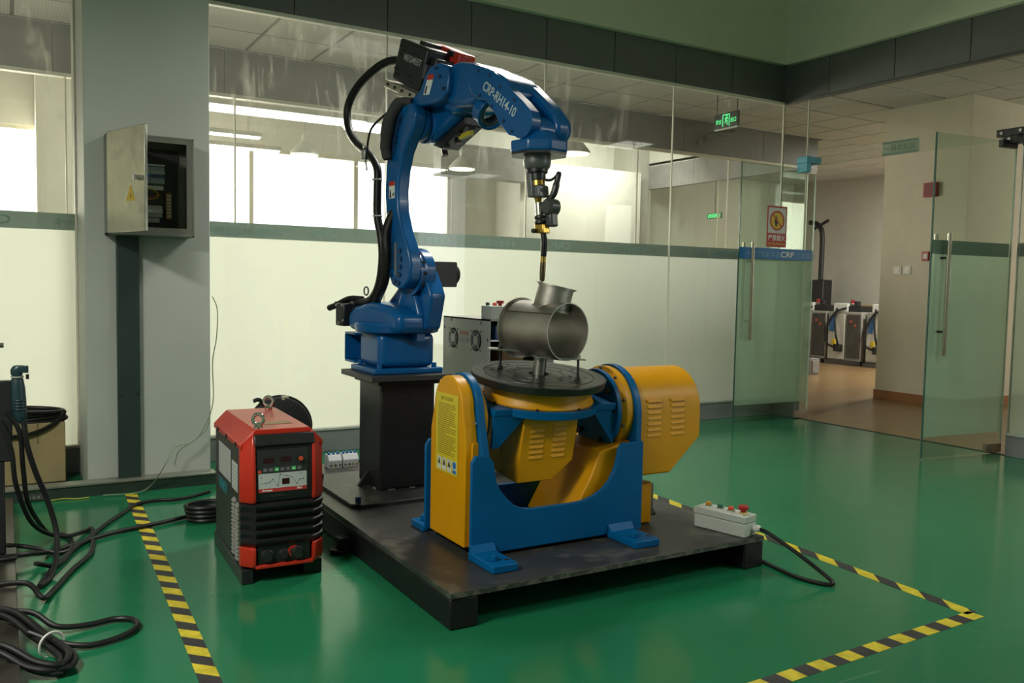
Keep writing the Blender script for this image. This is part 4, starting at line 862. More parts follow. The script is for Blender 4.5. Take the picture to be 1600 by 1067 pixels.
text('lettering', 'Artsen', pnl0+pu*.014+pvv*.0035+pn*.0042, pu, pvv, .012, white, cp, 'LEFT', 1.25, .0003, .0003, .25); text('lettering', 'Plus', pnl0+pu*.128+pvv*.0035+pn*.0042, pu, pvv, .012, white, cp, 'LEFT', 1.1, .0003, .0003, .25)
dispm = mat('dark_display', (.03, .006, .008), .2)
pq(.020, .108, .034, .020, dispm, cp, 'display', .0008, .003); pq(.076, .110, .034, .020, dispm, cp, 'display', .0008, .003); pq(.080, .026, .024, .022, dispm, cp, 'display', .0008, .0042)
kb = part('encoder_knob', MB().lathe(pnl0+pu*.140+pvv*.120+pn*.003, pn, [(0, .013), (.012, .012), (.012, .010)], 24), wblk, cp); part('knob_cap', MB().cyl(pnl0+pu*.140+pvv*.120+pn*.015, pnl0+pu*.140+pvv*.120+pn*.017, .0095, n=20), mat('orange_red', (.55, .07, .03), .4), kb)
for i in range(7):
    lit = i in (2, 5)
    pq(.019+i*.0185, .077, .014, .014, mat('key_green', (.05, .38, .10), .4, emit=.12) if lit else mat('key_grey', (.10, .10, .10), .5), cp, 'key', .0015, .003)
    part('key_symbol', MB().prism([pnl0+pu*(.0215+i*.0185)+pvv*.081+pn*.0048, pnl0+pu*(.0305+i*.0185)+pvv*.081+pn*.0048, pnl0+pu*(.026+i*.0185)+pvv*.087+pn*.0048], pn*.0003), white if lit else mat('key_print', (.25, .25, .24), .5), cp)
part('red_key', MB().cyl(pnl0+pu*.008+pvv*.078+pn*.003, pnl0+pu*.008+pvv*.078+pn*.005, .007, n=18), mat('orange_red', 0), cp)
cur = [(.026, .035), (.038, .036), (.050, .048), (.066, .022), (.074, .064), (.094, .058), (.112, .052), (.128, .024), (.137, .040), (.150, .041)]
for (a, b), (c, d) in zip(cur[:-1], cur[1:]):
    p0, p1 = pnl0+pu*a+pvv*b+pn*.0044, pnl0+pu*c+pvv*d+pn*.0044; part('chart_line', MB().cyl(p0, p1, .0005, n=5), mat('chart_ink', (.06, .07, .07), .5), cp)
for a, b in cur+[(.014, .056), (.016, .034), (.142, .062)]: part('chart_dot', MB().cyl(pnl0+pu*a+pvv*b+pn*.004, pnl0+pu*a+pvv*b+pn*.0048, .0022, n=12), MATS['chart_ink'], cp)
text('lettering', 'MEGMEET', wp(.11, .0115, .345), wu, Z, .012, mat('embossed_grey', (.045, .045, .045), .4), ws, 'LEFT', 1.1, 0, .0006)
# left side panel: labels, teal strip, louvres
def side(v, z, w_, h_, m_, nm, parent=ws, t=.001, du=0): return part(nm, MB().prism([wp(.0075-du, v, z), wp(.0075-du, v+w_, z), wp(.0075-du, v+w_, z+h_), wp(.0075-du, v, z+h_)], -wu*t), m_, parent)
lbl = mat('label_white', (.46, .48, .46), .5, var=.06)
l1 = side(.285, .355, .27, .135, lbl, 'data_label')
for i in range(11): side(.295, .363+i*.0115, .25, .0028, mat('label_ink', (.20, .21, .21), .6), 'print_line', l1, .0004, .0011)
l2 = side(.135, .345, .12, .115, lbl, 'circuit_label')
for i in range(6): side(.145, .355+i*.017, .10, .003, MATS['label_ink'], 'print_line', l2, .0004, .0011)
tstrip = side(.355, .285, .20, .05, mat('teal_strip', (.01, .115, .135), .45), 'teal_strip'); text('lettering', 'MEGMEET', wp(.0062, .54, .297), -wv, Z, .032, mat('teal_letter', (.02, .20, .23), .5), tstrip, 'LEFT', .9, .0004, .0005)
lvm = mat('louvre_grey', (.17, .165, .155), .45, var=.1)
for j, v0 in enumerate((.165, .095)):
    for k in range(14):
        z0 = .085+k*.0165-(.008 if j else 0)
        part('side_louvre', MB().add([wp(.008, v0, z0), wp(.008, v0+.055, z0), wp(-.005, v0+.048, z0+.001), wp(-.005, v0+.006, z0+.001), wp(.008, v0, z0+.013), wp(.008, v0+.055, z0+.013)], [(0, 1, 2, 3), (3, 2, 5, 4), (0, 3, 4), (1, 5, 2), (0, 4, 5, 1)]), lvm, ws, 0, smooth=20)

# reel of wire standing behind the welder
rl = thing('wire_reel', 'black wire reel standing on edge behind the red welder', 'reel', (1.39, 5.08, 0))
rn = Vector((-.35, -.94, 0)).normalized(); rcn = Vector((1.385, 5.02, .335))
part('flange', MB().lathe(rcn, rn, [(0, .187), (.010, .187), (.012, .177)], 44), black, rl); part('flange', MB().lathe(rcn-rn*.11, rn, [(0, .187), (.012, .187)], 44), black, rl)
part('drum', MB().cyl(rcn-rn*.10, rcn, .09, n=32), blackp, rl); part('hub_nut', MB().cyl(rcn+rn*.012, rcn+rn*.03, .03, n=12), steel, rl)
part('stand', MB().obox(rcn-rn*.05-Z*.24, Vector((.08, 0, 0)), Vector((0, .05, 0)), Z*.095), black, rl); part('clip', MB().obox(rcn+Z*.182+Vector((.03, -.01, 0)), X*.02, Y*.012, Z*.012), mat('clip_cream', (.45, .42, .3), .5), rl, .003)
part('grip', MB().tube([rcn+Z*.155-X*.09, rcn+Z*.178-X*.12, rcn+Z*.17-X*.15], .012, 8), blackp, rl)

# ------------------------------------------------------------------ grey control cabinet behind the robot
gc = thing('control_cabinet', 'grey sheet-metal cabinet with two fan grilles behind the robot', 'cabinet', (2.5, 4.5, DZ))
gcm = mat('cabinet_grey', (.36, .36, .34), .45, var=.04)
part('body', MB().box(2.36, 2.368, 4.24, 4.83, DZ, 1.008).box(2.36, 2.80, 4.822, 4.83, DZ, 1.008).box(2.36, 2.80, 4.24, 4.83, 1.0, 1.008).box(2.792, 2.80, 4.24, 4.83, DZ, 1.0).box(2.368, 2.792, 4.25, 4.82, DZ, DZ+.01), gcm, gc)
part('interior', MB().box(2.372, 2.79, 4.42, 4.44, DZ+.01, .995), dark, gc)
part('shelf', MB().box(2.37, 2.79, 4.24, 4.43, .885, .892), steel, gc)
part('module', MB().box(2.42, 2.56, 4.28, 4.42, .892, .97), mat('module_blue', (.02, .08, .24), .5), gc, .003); part('module', MB().box(2.46, 2.60, 4.26, 4.42, .60, .86), mat('module_brown', (.12, .07, .02), .6), gc, .003)
for yy in (4.69, 4.40):
    fg = part('fan_grille', MB().cyl((2.3605, yy, .88), (2.358, yy, .88), .062, n=36), dark, gc)
    for r_ in (.026, .037, .048): part('guard_ring', MB().torus((2.3575, yy, .88), X, r_, .0022, 30, 6), gcm, fg)
    part('guard_hub', MB().cyl((2.3585, yy, .88), (2.3555, yy, .88), .028, n=28), gcm, fg)
    for a in (45, 135): part('guard_spoke', MB().obox((2.3572, yy, .88), X*.0012, (Y*math.cos(R(a))+Z*math.sin(R(a)))*.062, (Y*-math.sin(R(a))+Z*math.cos(R(a)))*.004), gcm, fg)
    for sy_, sz_ in ((-1, -1), (1, -1), (-1, 1), (1, 1)): part('fan_screw', MB().cyl((2.3605, yy+sy_*.056, .88+sz_*.056), (2.357, yy+sy_*.056, .88+sz_*.056), .004, n=8), black, fg)
part('warning_strip', quad((2.3592, 4.60, .905), -Y, Z, .105, .022), mat('faded_red', (.45, .16, .13), .5), gc); part('warning_text', quad((2.3592, 4.60, .86), -Y, Z, .10, .03), mat('faded_grey', (.34, .30, .29), .5), gc)
for yy, zz in ((4.72, 1.0), (4.34, .995), (4.26, .90), (4.81, .95)): part('slot_screw', MB().box(2.357, 2.3605, yy-.003, yy+.003, zz-.018, zz), black, gc)
bx = thing('button_station', 'small grey button box standing on the grey cabinet', 'switch box', (2.45, 4.3, 1.008))
bxm = mat('button_box_grey', (.50, .51, .48), .45, var=.04)
part('body', MB().box(2.37, 2.47, 4.25, 4.36, 1.008, 1.086), bxm, bx, .003); part('cover', MB().box(2.472, 2.60, 4.22, 4.36, 1.008, 1.080), mat('clear_box', (.38, .42, .44), .3), bx, .004)
part('button', MB().cyl((2.395, 4.33, 1.086), (2.395, 4.33, 1.104), .011, n=16), mat('button_dark_green', (.02, .07, .05), .4), bx)
part('button', MB().lathe((2.425, 4.30, 1.086), Z, [(0, .012), (.012, .013), (.018, .009)], 18), mat('button_pink', (.62, .08, .07), .4), bx); part('emergency_stop', MB().lathe((2.455, 4.29, 1.086), Z, [(0, .010), (.012, .012), (.016, .022), (.028, .022), (.030, .018)], 22), mat('button_red', (.30, .012, .012), .35), bx)
# circuit breakers lying on the platform
for i, (x0, x1) in enumerate(((1.585, 1.665), (1.672, 1.765))):
    br = thing('circuit_breaker', ['loose grey circuit breaker on the platform nearer the red welder', 'loose grey circuit breaker on the platform nearer the black pedestal'][i], 'breaker', ((x0+x1)/2, 4.76, DZ), 'loose circuit breakers')
    part('body', MB().prism([(x0, 4.71, DZ), (x0, 4.71, DZ+.045), (x0, 4.735, DZ+.075), (x0, 4.79, DZ+.075), (x0, 4.79, DZ)], X*(x1-x0)), mat('breaker_grey', (.40, .42, .42), .5, var=.06), br, .003)
    n__ = 3 if i == 0 else 4
    for k in range(n__): part('toggle', MB().box(x0+.006+k*(x1-x0)/n__, x0+.018+k*(x1-x0)/n__, 4.74, 4.76, DZ+.075, DZ+.088), mat('toggle_blue', (.02, .12, .34), .4), br, .002); part('terminal', MB().cyl((x0+.012+k*(x1-x0)/n__, 4.7105, DZ+.018), (x0+.012+k*(x1-x0)/n__, 4.706, DZ+.018), .007, n=10), brass if k % 2 else steel, br)
tag(part('breaker_lead', MB().tube([(1.766, 4.75, DZ+.02), (1.82, 4.72, DZ+.03), (1.88, 4.70, DZ+.035), (1.98, 4.72, DZ+.03), (2.05, 4.75, DZ+.015)], .009, 8), rubber), 'black lead running from the loose circuit breakers behind the pedestal', 'cable')

# ------------------------------------------------------------------ operator box on the platform edge
oa = R(103.5); ou, ov = Vector((math.cos(oa), math.sin(oa), 0)), Vector((math.sin(oa), -math.cos(oa), 0))   # ou: away from the viewer, ov: to the right
o0 = Vector((2.728, 2.612, DZ))
def op(u, v, z): return o0+ou*u+ov*v+Z*z
ob = thing('control_box', 'long light grey push-button box on the platform corner', 'control box', op(.12, .05, 0))
obm = mat('box_light_grey', (.50, .53, .48), .4, var=.04)
def obx(u0, u1, v0, v1, z0, z1): return MB().obox(op((u0+u1)/2, (v0+v1)/2, (z0+z1)/2), ou*(u1-u0)/2, ov*(v1-v0)/2, Z*(z1-z0)/2)
part('lower_shell', obx(0, .258, 0, .092, 0, .058), obm, ob, .004); part('lid', obx(-.001, .259, -.001, .093, .0595, .092), obm, ob, .004)
for u, v in ((.012, .012), (.012, .08), (.246, .012), (.246, .08)): part('lid_screw', MB().cyl(op(u, v, .092), op(u, v, .0935), .005, n=10), steel, ob)
for u, c, m_ in ((.215, (.60, .24, .01), 'button_amber'), (.155, (.01, .12, .07), 'button_green'), (.10, (.75, .07, .03), 'button_orange')):
    bb = part('button', MB().lathe(op(u, .048, .098), Z, [(0, .012), (.010, .013), (.013, .011)], 20), mat(m_, c, .35), ob); part('bezel', MB().lathe(op(u, .048, .092), Z, [(0, .018), (.004, .018), (.007, .014)], 20), chrome, bb)
es = part('emergency_stop', MB().lathe(op(.040, .05, .098), Z, [(0, .010), (.008, .013), (.012, .022), (.026, .023), (.029, .020)], 24), mat('stop_red', (.36, .02, .018), .35), ob); part('bezel', MB().lathe(op(.040, .05, .092), Z, [(0, .020), (.005, .020), (.007, .014)], 20), mat('bezel_yellow', (.6, .5, .2), .4), es)
part('cable_gland', MB().lathe(op(.0, .070, .035), -ou, [(0, .015), (.010, .016), (.026, .016), (.034, .010)], 16), mat('gland_white', (.6, .6, .56), .4), ob)
tag(part('control_cable', MB().tube([op(-.03, .070, .035), op(-.07, .085, .02), (2.855, 2.43, .10), (2.90, 2.33, .035), (2.895, 2.28, .012), (2.86, 2.32, .009), (2.835, 2.42, .009), (2.85, 2.54, .009), (2.868, 2.68, .010), (2.87, 2.9, .010)], .0085, 10), rubber), 'black cable from the push-button box curling onto the green floor', 'cable')

# ------------------------------------------------------------------ hazard tape
def tape(name, label, a, b, w_, period, slant, cut0=0, cut1=0):
    a, b = Vector((*a, 0)), Vector((*b, 0)); d = (b-a).normalized(); n = Z.cross(d); Ln = (b-a).length
    me = bpy.data.meshes.new(name); z = .0012
    vs = [(cut0, -w_/2, z), (Ln+cut1, -w_/2, z), (Ln-cut1, w_/2, z), (-cut0, w_/2, z)]; vs += [(x, y, 0.0001) for x, y, _ in vs]
    me.from_pydata(vs, [], [(0, 1, 2, 3), (7, 6, 5, 4), (0, 4, 5, 1), (1, 5, 6, 2), (2, 6, 7, 3), (3, 7, 4, 0)]); me.materials.append(stripes(name+'_stripes_'+label[:4], period, slant))
    o = bpy.data.objects.new(name, me); COL.objects.link(o); o.location = a; o.rotation_euler = (0, 0, math.atan2(d.y, d.x))
    return tag(o, label, 'tape')
tape('hazard_tape', 'yellow and black tape on the floor left of the red welder', (.592, 5.16), (.495, 2.0), .062, .152, -.95)
tape('hazard_tape', 'yellow and black tape running back along the right of the platform', (3.127, 1.835), (3.235, 3.95), .062, .215, 1.35)
tape('hazard_tape', 'yellow and black tape across the floor in front of the platform', (3.135, 1.825), (1.2, 1.775), .062, .142, .05)
# ------------------------------------------------------------------ electrical box on the column
eb = thing('distribution_box', 'open grey steel distribution box mounted on the column', 'electrical box', (.71, 5.29, 1.44))
ebm = mat('box_steel_paint', (.25, .25, .215), .38, metal=.35, var=.12, scale=5)
x0, x1, z0, z1, yf, yb_ = .487, .928, 1.44, 1.985, 5.10, 5.29
part('shell', MB().box(x0, x0+.012, yf, yb_, z0, z1).box(x1-.012, x1, yf, yb_, z0, z1).box(x0, x1, yf, yb_, z1-.012, z1).box(x0, x1, yf, yb_, z0, z0+.012).box(x0, x1, yb_-.012, yb_, z0, z1), ebm, eb, .002)
part('rim', MB().box(x0+.012, x0+.03, yf, yf+.012, z0+.012, z1-.012).box(x1-.04, x1-.012, yf, yf+.012, z0+.012, z1-.012).box(x0+.03, x1-.04, yf, yf+.012, z1-.035, z1-.012).box(x0+.03, x1-.04, yf, yf+.012, z0+.012, z0+.045), ebm, eb)
part('mounting_plate', MB().box(x0+.04, x1-.06, yb_-.03, yb_-.02, z0+.05, z1-.05), mat('plate_dark', (.035, .035, .034), .5), eb)
hx = Vector((x0+.004, yf, 0)); da = R(-70); dd_ = Vector((math.cos(da), math.sin(da), 0)); dn = Vector((dd_.y, -dd_.x, 0))
dw = .40
drm = mat('door_steel', (.42, .42, .34), .27, metal=.75, var=.16, scale=4, wear=(.22, .22, .18), wscale=4, wlo=.5, whi=.75)
dr_ = part('door', MB().obox(hx+dd_*dw/2+Z*(z0+z1)/2, dd_*dw/2, dn*.009, Z*((z1-z0)/2-.004)), drm, eb, .003)
lk = part('lock', MB().cyl(hx+dd_*(dw-.05)+dn*.009+Z*1.715, hx+dd_*(dw-.05)+dn*.020+Z*1.715, .014, n=18), chrome, dr_); part('lock_key', MB().obox(hx+dd_*(dw-.05)+dn*.03+Z*1.715, dd_*.004, dn*.012, Z*.012), chrome, dr_)
wt0 = hx+dd_*.21+dn*.0095+Z*1.603
part('warning_triangle', MB().prism([wt0, wt0+dd_*.095, wt0+dd_*.0475+Z*.082], dn*.0008), mat('triangle_yellow', (.62, .40, .02), .45), dr_)
part('bolt_symbol', MB().prism([wt0+dd_*a+Z*b+dn*.001 for a, b in ((.050, .008), (.056, .024), (.051, .024), (.054, .045), (.042, .022), (.047, .022))], dn*.0004), mat('sign_black', 0), dr_)
def breaker_row(name, xa, xb, za, zb, n, mt):
    g = part(name, MB().box(xa, xb, yb_-.11, yb_-.03, za, zb).box(xa, xb, yb_-.13, yb_-.11, za+(zb-za)*.28, zb-(zb-za)*.28), mat('breaker_grey', 0), eb, .002)
    for k in range(n):
        w_ = (xb-xa)/n; part('toggle', MB().box(xa+k*w_+.003, xa+(k+1)*w_-.003, yb_-.143, yb_-.13, za+(zb-za)*.32, za+(zb-za)*.52), mt, g, .001)
breaker_row('breaker_row', 0.631, 0.708, 1.734, 1.827, 4, mat('toggle_blue', 0)); breaker_row('breaker_row', 0.71, 0.784, 1.734, 1.827, 4, mat('toggle_navy', (.015, .04, .13), .4))
part('terminal_cover', MB().box(0.631, 0.784, yb_-.125, yb_-.03, 1.83, 1.837), white, eb); part('rail', MB().box(0.549, 0.789, yb_-.04, yb_-.03, 1.706, 1.729), steel, eb)
breaker_row('breaker_row', 0.602, 0.669, 1.547, 1.612, 3, MATS['toggle_navy']); breaker_row('breaker_row', 0.674, 0.77, 1.547, 1.612, 2, mat('toggle_cream', (.45, .45, .40), .5))
part('meter_base', MB().box(0.616, 0.76, yb_-.09, yb_-.03, 1.519, 1.543), mat('breaker_grey', 0), eb)
ter = part('earth_bar', MB().box(0.797, 0.826, yb_-.075, yb_-.03, 1.543, 1.687), mat('copper_bar', (.42, .20, .10), .4, metal=.6), eb)
for k in range(7): part('terminal_screw', MB().box(.801, .822, yb_-.084, yb_-.075, 1.553+k*.0187, 1.564+k*.0187), mat('terminal_cream', (.6, .55, .42), .5), ter)
for c, pts in (((.35, .25, .01), [(0.664, 5.185, 1.706), (0.732, 5.165, 1.692), (0.741, 5.175, 1.654), (0.626, 5.175, 1.64)]), ((.30, .03, .02), [(0.588, 5.185, 1.664), (0.684, 5.165, 1.65), (0.76, 5.175, 1.673)]), ((.35, .25, .01), [(0.621, 5.175, 1.612), (0.626, 5.165, 1.654), (0.616, 5.185, 1.692)]), ((.02, .02, .02), [(0.712, 5.185, 1.519), (0.732, 5.165, 1.487), (0.76, 5.185, 1.515)])):
    part('wire', MB().tube(pts, .004, 6), mat('wire_%d' % int(c[0]*1000), c, .5), eb)
# trunking down the column and along its foot
cdt = thing('cable_trunking', 'dark green vertical cable trunking down the column below the box', 'trunking', (.60, 5.25, .0))
part('channel', MB().box(.541, .657, 5.24, 5.29, .07, 1.44), mat('dark_green_paint', (.022, .042, .035), .42, var=.08), cdt, .003)
for xx, zz in ((.553, 1.38), (.645, 1.38), (.553, .55), (.645, .55)): part('screw', MB().cyl((xx, 5.24, zz), (xx, 5.235, zz), .006, n=8), black, cdt)
ftk = thing('floor_trunking', 'low grey metal trunking along the floor in front of the column', 'trunking', (.4, 5.3, 0))
part('side', MB().box(-1.5, 1.06, 5.195, 5.21, 0, .07), mat('trunking_green', (.035, .058, .045), .4, metal=.2), ftk); part('lid', MB().box(-1.5, 1.06, 5.185, 5.288, .062, .074), mat('trunking_lid', (.21, .22, .18), .35, metal=.4, var=.1), ftk, .002); part('end_cap', MB().box(1.045, 1.06, 5.21, 5.285, 0, .062), MATS['trunking_green'], ftk)
part('perforated_strip', MB().box(.055, .17, 5.186, 5.195, .008, .04), mat('strip_dark', (.05, .055, .05), .5), ftk)
for k in range(4): part('hole', MB().cyl((.075+k*.022, 5.186, .024), (.075+k*.022, 5.184, .024), .007, n=10), mat('hole_pale', (.16, .2, .16), .5), ftk)
# thin earth wires drooping from the column to the floor
tag(part('earth_wire', MB().tube([(1.055, 5.25, 1.105), (1.074, 5.212, 1.028), (1.069, 5.212, 0.866), (1.05, 5.231, 0.723), (1.05, 5.221, 0.484), (0.993, 5.192, 0.341), (0.926, 5.173, 0.265), (0.821, 5.135, 0.245), (0.754, 5.059, 0.16), (.70, 5.16, .04), (.62, 5.12, .012), (.45, 5.14, .012)], .0028, 6), mat('wire_green', (.20, .25, .15), .5)), 'thin pale green wire drooping down the column to the floor', 'wire')
tag(part('earth_wire', MB().tube([(1.04, 5.25, 0.455), (1.012, 5.212, 0.331), (0.916, 5.183, 0.26), (0.85, 5.173, 0.217), (0.83, 5.202, 0.131)], .0024, 6), MATS['wire_green']), 'short thin pale wire hanging beside the red welder against the column', 'wire')
tag(part('earth_wire', MB().tube([(.18, 5.155, .006), (.26, 5.165, .008), (.32, 5.14, .006), (.38, 5.15, .005)], .003, 6), mat('wire_yellow', (.45, .38, .03), .5)), 'short yellow wire on the floor under the crate', 'wire')

# ------------------------------------------------------------------ left corner: crate, coil, torch grip, cables
cr_ = thing('crate', 'stained pale wooden crate by the column', 'crate', (.0, 5.7, 0))
part('box', MB().box(-.45, .295, 5.60, 5.845, .01, .36), mat('stained_board', (.40, .31, .15), .7, var=.12, scale=4, wear=(.14, .08, .03), wscale=5, wlo=.60, whi=.70), cr_, .006); part('strap', MB().box(.150, .156, 5.598, 5.60, .24, .36), mat('crate_mark', (.16, .12, .05), .6), cr_)
part('base', MB().box(-.45, .30, 5.59, 5.85, 0, .01), dark, cr_)
cl_ = thing('cable_coil', 'coil of black cable lying on the wooden crate', 'cable', (.08, 5.66, .36))
random.seed(11)
for k in range(6):
    r1, r2 = .20+random.uniform(-.02, .02), .085+random.uniform(-.015, .01); cx_, cy_ = .09+random.uniform(-.015, .02), 5.70
    part('turn', MB().tube([(cx_+r1*math.cos(2*math.pi*i/14), cy_+r2*math.sin(2*math.pi*i/14), .374+k*.0105+.012*math.sin(2*math.pi*i/14+k)) for i in range(14)], .0115, 8, 4, True), rubber, cl_)
part('drooping_turn', MB().tube([(.29, 5.62, .41), (.24, 5.585, .36), (.15, 5.575, .315), (.05, 5.575, .295), (-.06, 5.58, .30)], .012, 8), rubber, cl_)
# dark base plate of the neighbouring machine at the left edge
nb = thing('neighbour_base', 'worn dark steel base plate at the left edge of the floor', 'platform', (-.4, 3.8, 0))
part('plate', MB().box(-.9, .022, 1.6, 5.10, .035, .055), mat('worn_brown_steel', (.06, .055, .045), .28, metal=.5, var=.3, wear=(.02, .02, .018), wscale=4, wlo=.5, whi=.7), nb, .002); part('edge_beam', MB().box(-.06, .012, 1.6, 5.10, 0, .035), beamm, nb)
# hand torch on a post
hg = thing('hand_torch', 'dark teal pistol-grip torch hanging on a black holder at the left edge', 'torch', (.04, 4.0, .60))
tq = mat('teal_grip', (.012, .034, .042), .38, var=.1)
gx, gy = .042, 4.0
part('grip', MB().loft([[(gx+a*s_+o_, gy+b*s_*.8, z_) for a, b in arc(0, 0, 1, 0, 337.5, 15)] for z_, s_, o_ in ((.615, .020, .003), (.63, .026, .003), (.69, .0275, .002), (.75, .026, .0), (.785, .022, -.002), (.795, .018, -.002))]), tq, hg)
part('head', MB().loft([[(gx+a*s_+o_, gy+b*s_*.8, z_) for a, b in arc(0, 0, 1, 0, 337.5, 15)] for z_, s_, o_ in ((.798, .018, -.002), (.81, .022, -.004), (.826, .024, -.002), (.838, .022, .004), (.842, .018, .006))]).obox((gx+.022, gy-.005, .826), X*.016, Y*.014, Z*.014), tq, hg, .003)
part('collar', MB().ring((gx-.002, gy, .793), Z, .016, .0235, .006, 20), mat('collar_grey', (.28, .30, .26), .5), hg); part('trigger', MB().obox((gx+.034, gy, .795), X*.006, Y*.006, Z*.010), blackp, hg, .002)
for k in range(4): part('grip_rib', MB().torus((gx+.002, gy, .665+k*.012), Z, .0262, .0018, 20, 6), tq, hg)
part('holder', MB().box(-.10, .02, 4.0, 4.05, .45, .78).box(-.06, -.01, 4.0, 4.04, .07, .45).box(-.12, .03, 3.95, 4.10, .055, .07), blackp, hg, .006)
part('red_knob', MB().cyl((-.025, 3.995, .925), (-.005, 3.995, .925), .010, n=12), mat('knob_dark', (.05, .06, .04), .4), hg); part('post', MB().cyl((-.03, 4.01, .78), (-.03, 4.01, .93), .010, n=10), black, hg)
def cable(label, pts, r=.013, nm='power_cable'): return tag(part(nm, MB().tube(pts, r, 10), rubber), label, 'cable')
cable('black cable dropping from the torch holder past the crate to the floor', [(.0, 3.98, .66), (.045, 3.98, .57), (.055, 4.0, .42), (.075, 4.05, .25), (.15, 4.3, .06), (.20, 4.42, .015), (.24, 4.36, .013), (.235, 4.15, .013), (.17, 3.95, .013), (.09, 3.85, .06)], .0095)
cable('black cable hanging from the torch holder in a long loop', [(-.02, 3.98, .62), (.015, 3.97, .50), (.03, 3.98, .35), (.09, 4.08, .16), (.20, 4.25, .05), (.30, 4.42, .014), (.34, 4.47, .013), (.33, 4.32, .013), (.26, 4.20, .014), (.18, 4.12, .013), (.06, 4.12, .06), (-.1, 4.2, .07)], .0095)
cable('black cable hanging nearest the edge beside the torch grip', [(.06, 3.98, .62), (.07, 3.97, .52), (.10, 3.98, .40), (.14, 4.0, .28), (.17, 3.98, .15), (.165, 3.9, .06), (.14, 3.80, .013), (.10, 3.70, .013)], .011)
cable('thick black cable running across the floor and under the welder to the tape', [(-.1, 3.95, .072), (.06, 4.0, .06), (.16, 4.15, .016), (.29, 4.26, .013), (.45, 4.36, .013), (.63, 4.42, .013), (.80, 4.50, .013), (.92, 4.56, .013)], .0105)
cable('thinner black cable curving over the tape towards the welder', [(.10, 3.72, .012), (.16, 3.95, .012), (.20, 4.05, .012), (.33, 4.35, .011), (.42, 4.55, .011), (.50, 4.70, .011), (.58, 4.85, .012), (.68, 4.90, .011), (.82, 4.88, .011), (.98, 4.98, .011)], .0095)
cable('black cable running low along the platform edge at the left', [(-.1, 3.62, .068), (.05, 3.60, .066), (.10, 3.52, .03), (.13, 3.60, .012), (.22, 3.86, .012), (.30, 4.05, .012), (.33, 4.25, .012)], .010)
bun = thing('cable_bundle', 'thick bundle of black cables tied with a white strap at the lower left', 'cable bundle', (.1, 3.0, 0))
for k, (dx, dz) in enumerate(((0, 0), (.02, .012), (-.018, .014), (.004, .026))):
    part('cable', MB().tube([(-.12+dx, 3.30, .075+dz), (.0+dx, 3.22, .072+dz), (.08+dx, 3.10, .03+dz), (.135+dx, 2.98, .016+dz), (.15+dx, 2.90, .016+dz), (.125+dx, 2.84, .016+dz), (.06+dx, 2.86, .03+dz), (-.02+dx, 2.92, .072+dz), (-.12+dx, 3.0, .075+dz)], .0105, 10), rubber, bun)
part('outer_loop', MB().tube([(-.05, 3.28, .08), (.06, 3.26, .07), (.13, 3.20, .03), (.22, 3.20, .016), (.31, 3.22, .014), (.365, 3.19, .014), (.375, 3.12, .014), (.32, 3.05, .014), (.22, 3.02, .014), (.13, 3.05, .03), (.05, 3.10, .06)], .0098, 10), rubber, bun)
part('tie_strap', MB().torus((.112, 3.03, .034), Vector((.45, -.9, 0)), .040, .004, 24, 6), mat('strap_white', (.62, .62, .58), .5), bun)
cw = thing('welder_lead_coil', 'small coil of black cable on the floor beside the welder', 'cable', (.80, 4.42, 0))
for k in range(4): part('turn', MB().tube([(.86+(.09+.004*k)*math.cos(2*math.pi*i/12), 4.43+.075*math.sin(2*math.pi*i/12), .014+.021*k) for i in range(12)], .0105, 8, 4, True), rubber, cw)

# ------------------------------------------------------------------ seen through the doors and the glass
exs = thing('exit_sign', 'lit green exit sign hanging in the corridor behind the glass', 'exit sign', (6.42, 6.5, 2.80))
eg = mat('exit_green', (.06, .62, .20), .4, emit=1.3)
eo = Vector((6.25, 6.585, 2.82)); eu = Vector((.0, -1, 0)).normalized(); en = eu.cross(Z).normalized(); en = en if en.dot(EYE-eo) > 0 else -en
part('case', MB().obox(eo+eu*.16+Z*.075, eu*.165, en*.012, Z*.075), mat('exit_case', (.012, .02, .015), .4), exs, .003)
text('lettering', '安全', eo+eu*.018+Z*.050+en*.0128, eu, Z, .050, eg, exs, 'LEFT', .8, .001, .0004)
text('lettering', '出口', eo+eu*.222+Z*.050+en*.0128, eu, Z, .050, eg, exs, 'LEFT', .8, .001, .0004)
def ex(pts, nm='running_figure'): return part(nm, MB().prism([eo+eu*(.11+a)+Z*(.015+b)+en*.0126 for a, b in pts], en*.0008), eg, exs)
ex([(0, 0), (.012, 0), (.012, .108), (.09, .108), (.09, 0), (.102, 0), (.102, .12), (0, .12)], 'door_frame')
ex([(.03, .03), (.042, .03), (.052, .055), (.062, .045), (.062, .012), (.074, .012), (.074, .052), (.062, .068), (.068, .078), (.08, .066), (.086, .073), (.066, .092), (.05, .092), (.028, .078), (.034, .07), (.046, .076)]); part('figure_head', MB().cyl(eo+eu*.172+Z*.116+en*.0126, eo+eu*.172+Z*.116+en*.0134, .010, n=14), eg, exs)
for u in (.02, .30): part('hanger', MB().cyl(eo+eu*u+Z*.15, eo+eu*u+Z*.428, .004, n=8), black, exs)
part('lower_edge', MB().obox(eo+eu*.16-Z*.006, eu*.16, en*.011, Z*.006), mat('exit_edge', (.5, .55, .5), .4), exs)
ex2 = thing('far_exit_sign', 'small distant green exit sign seen through the side glass partition', 'exit sign', (10.5, 11.0, 2.4)); part('case', MB().box(10.5, 10.53, 10.85, 11.19, 2.42, 2.52), mat('exit_case', 0), ex2, .003); part('glow', MB().box(10.497, 10.5, 10.87, 11.17, 2.435, 2.505), eg, ex2); part('bracket', MB().cyl((10.515, 11.02, 2.52), (10.515, 11.02, 3.262), .008, n=8), black, ex2)
cc_ = thing('security_camera', 'small grey security camera on the corridor fascia', 'camera', (7.4, 8.0, 3.0))
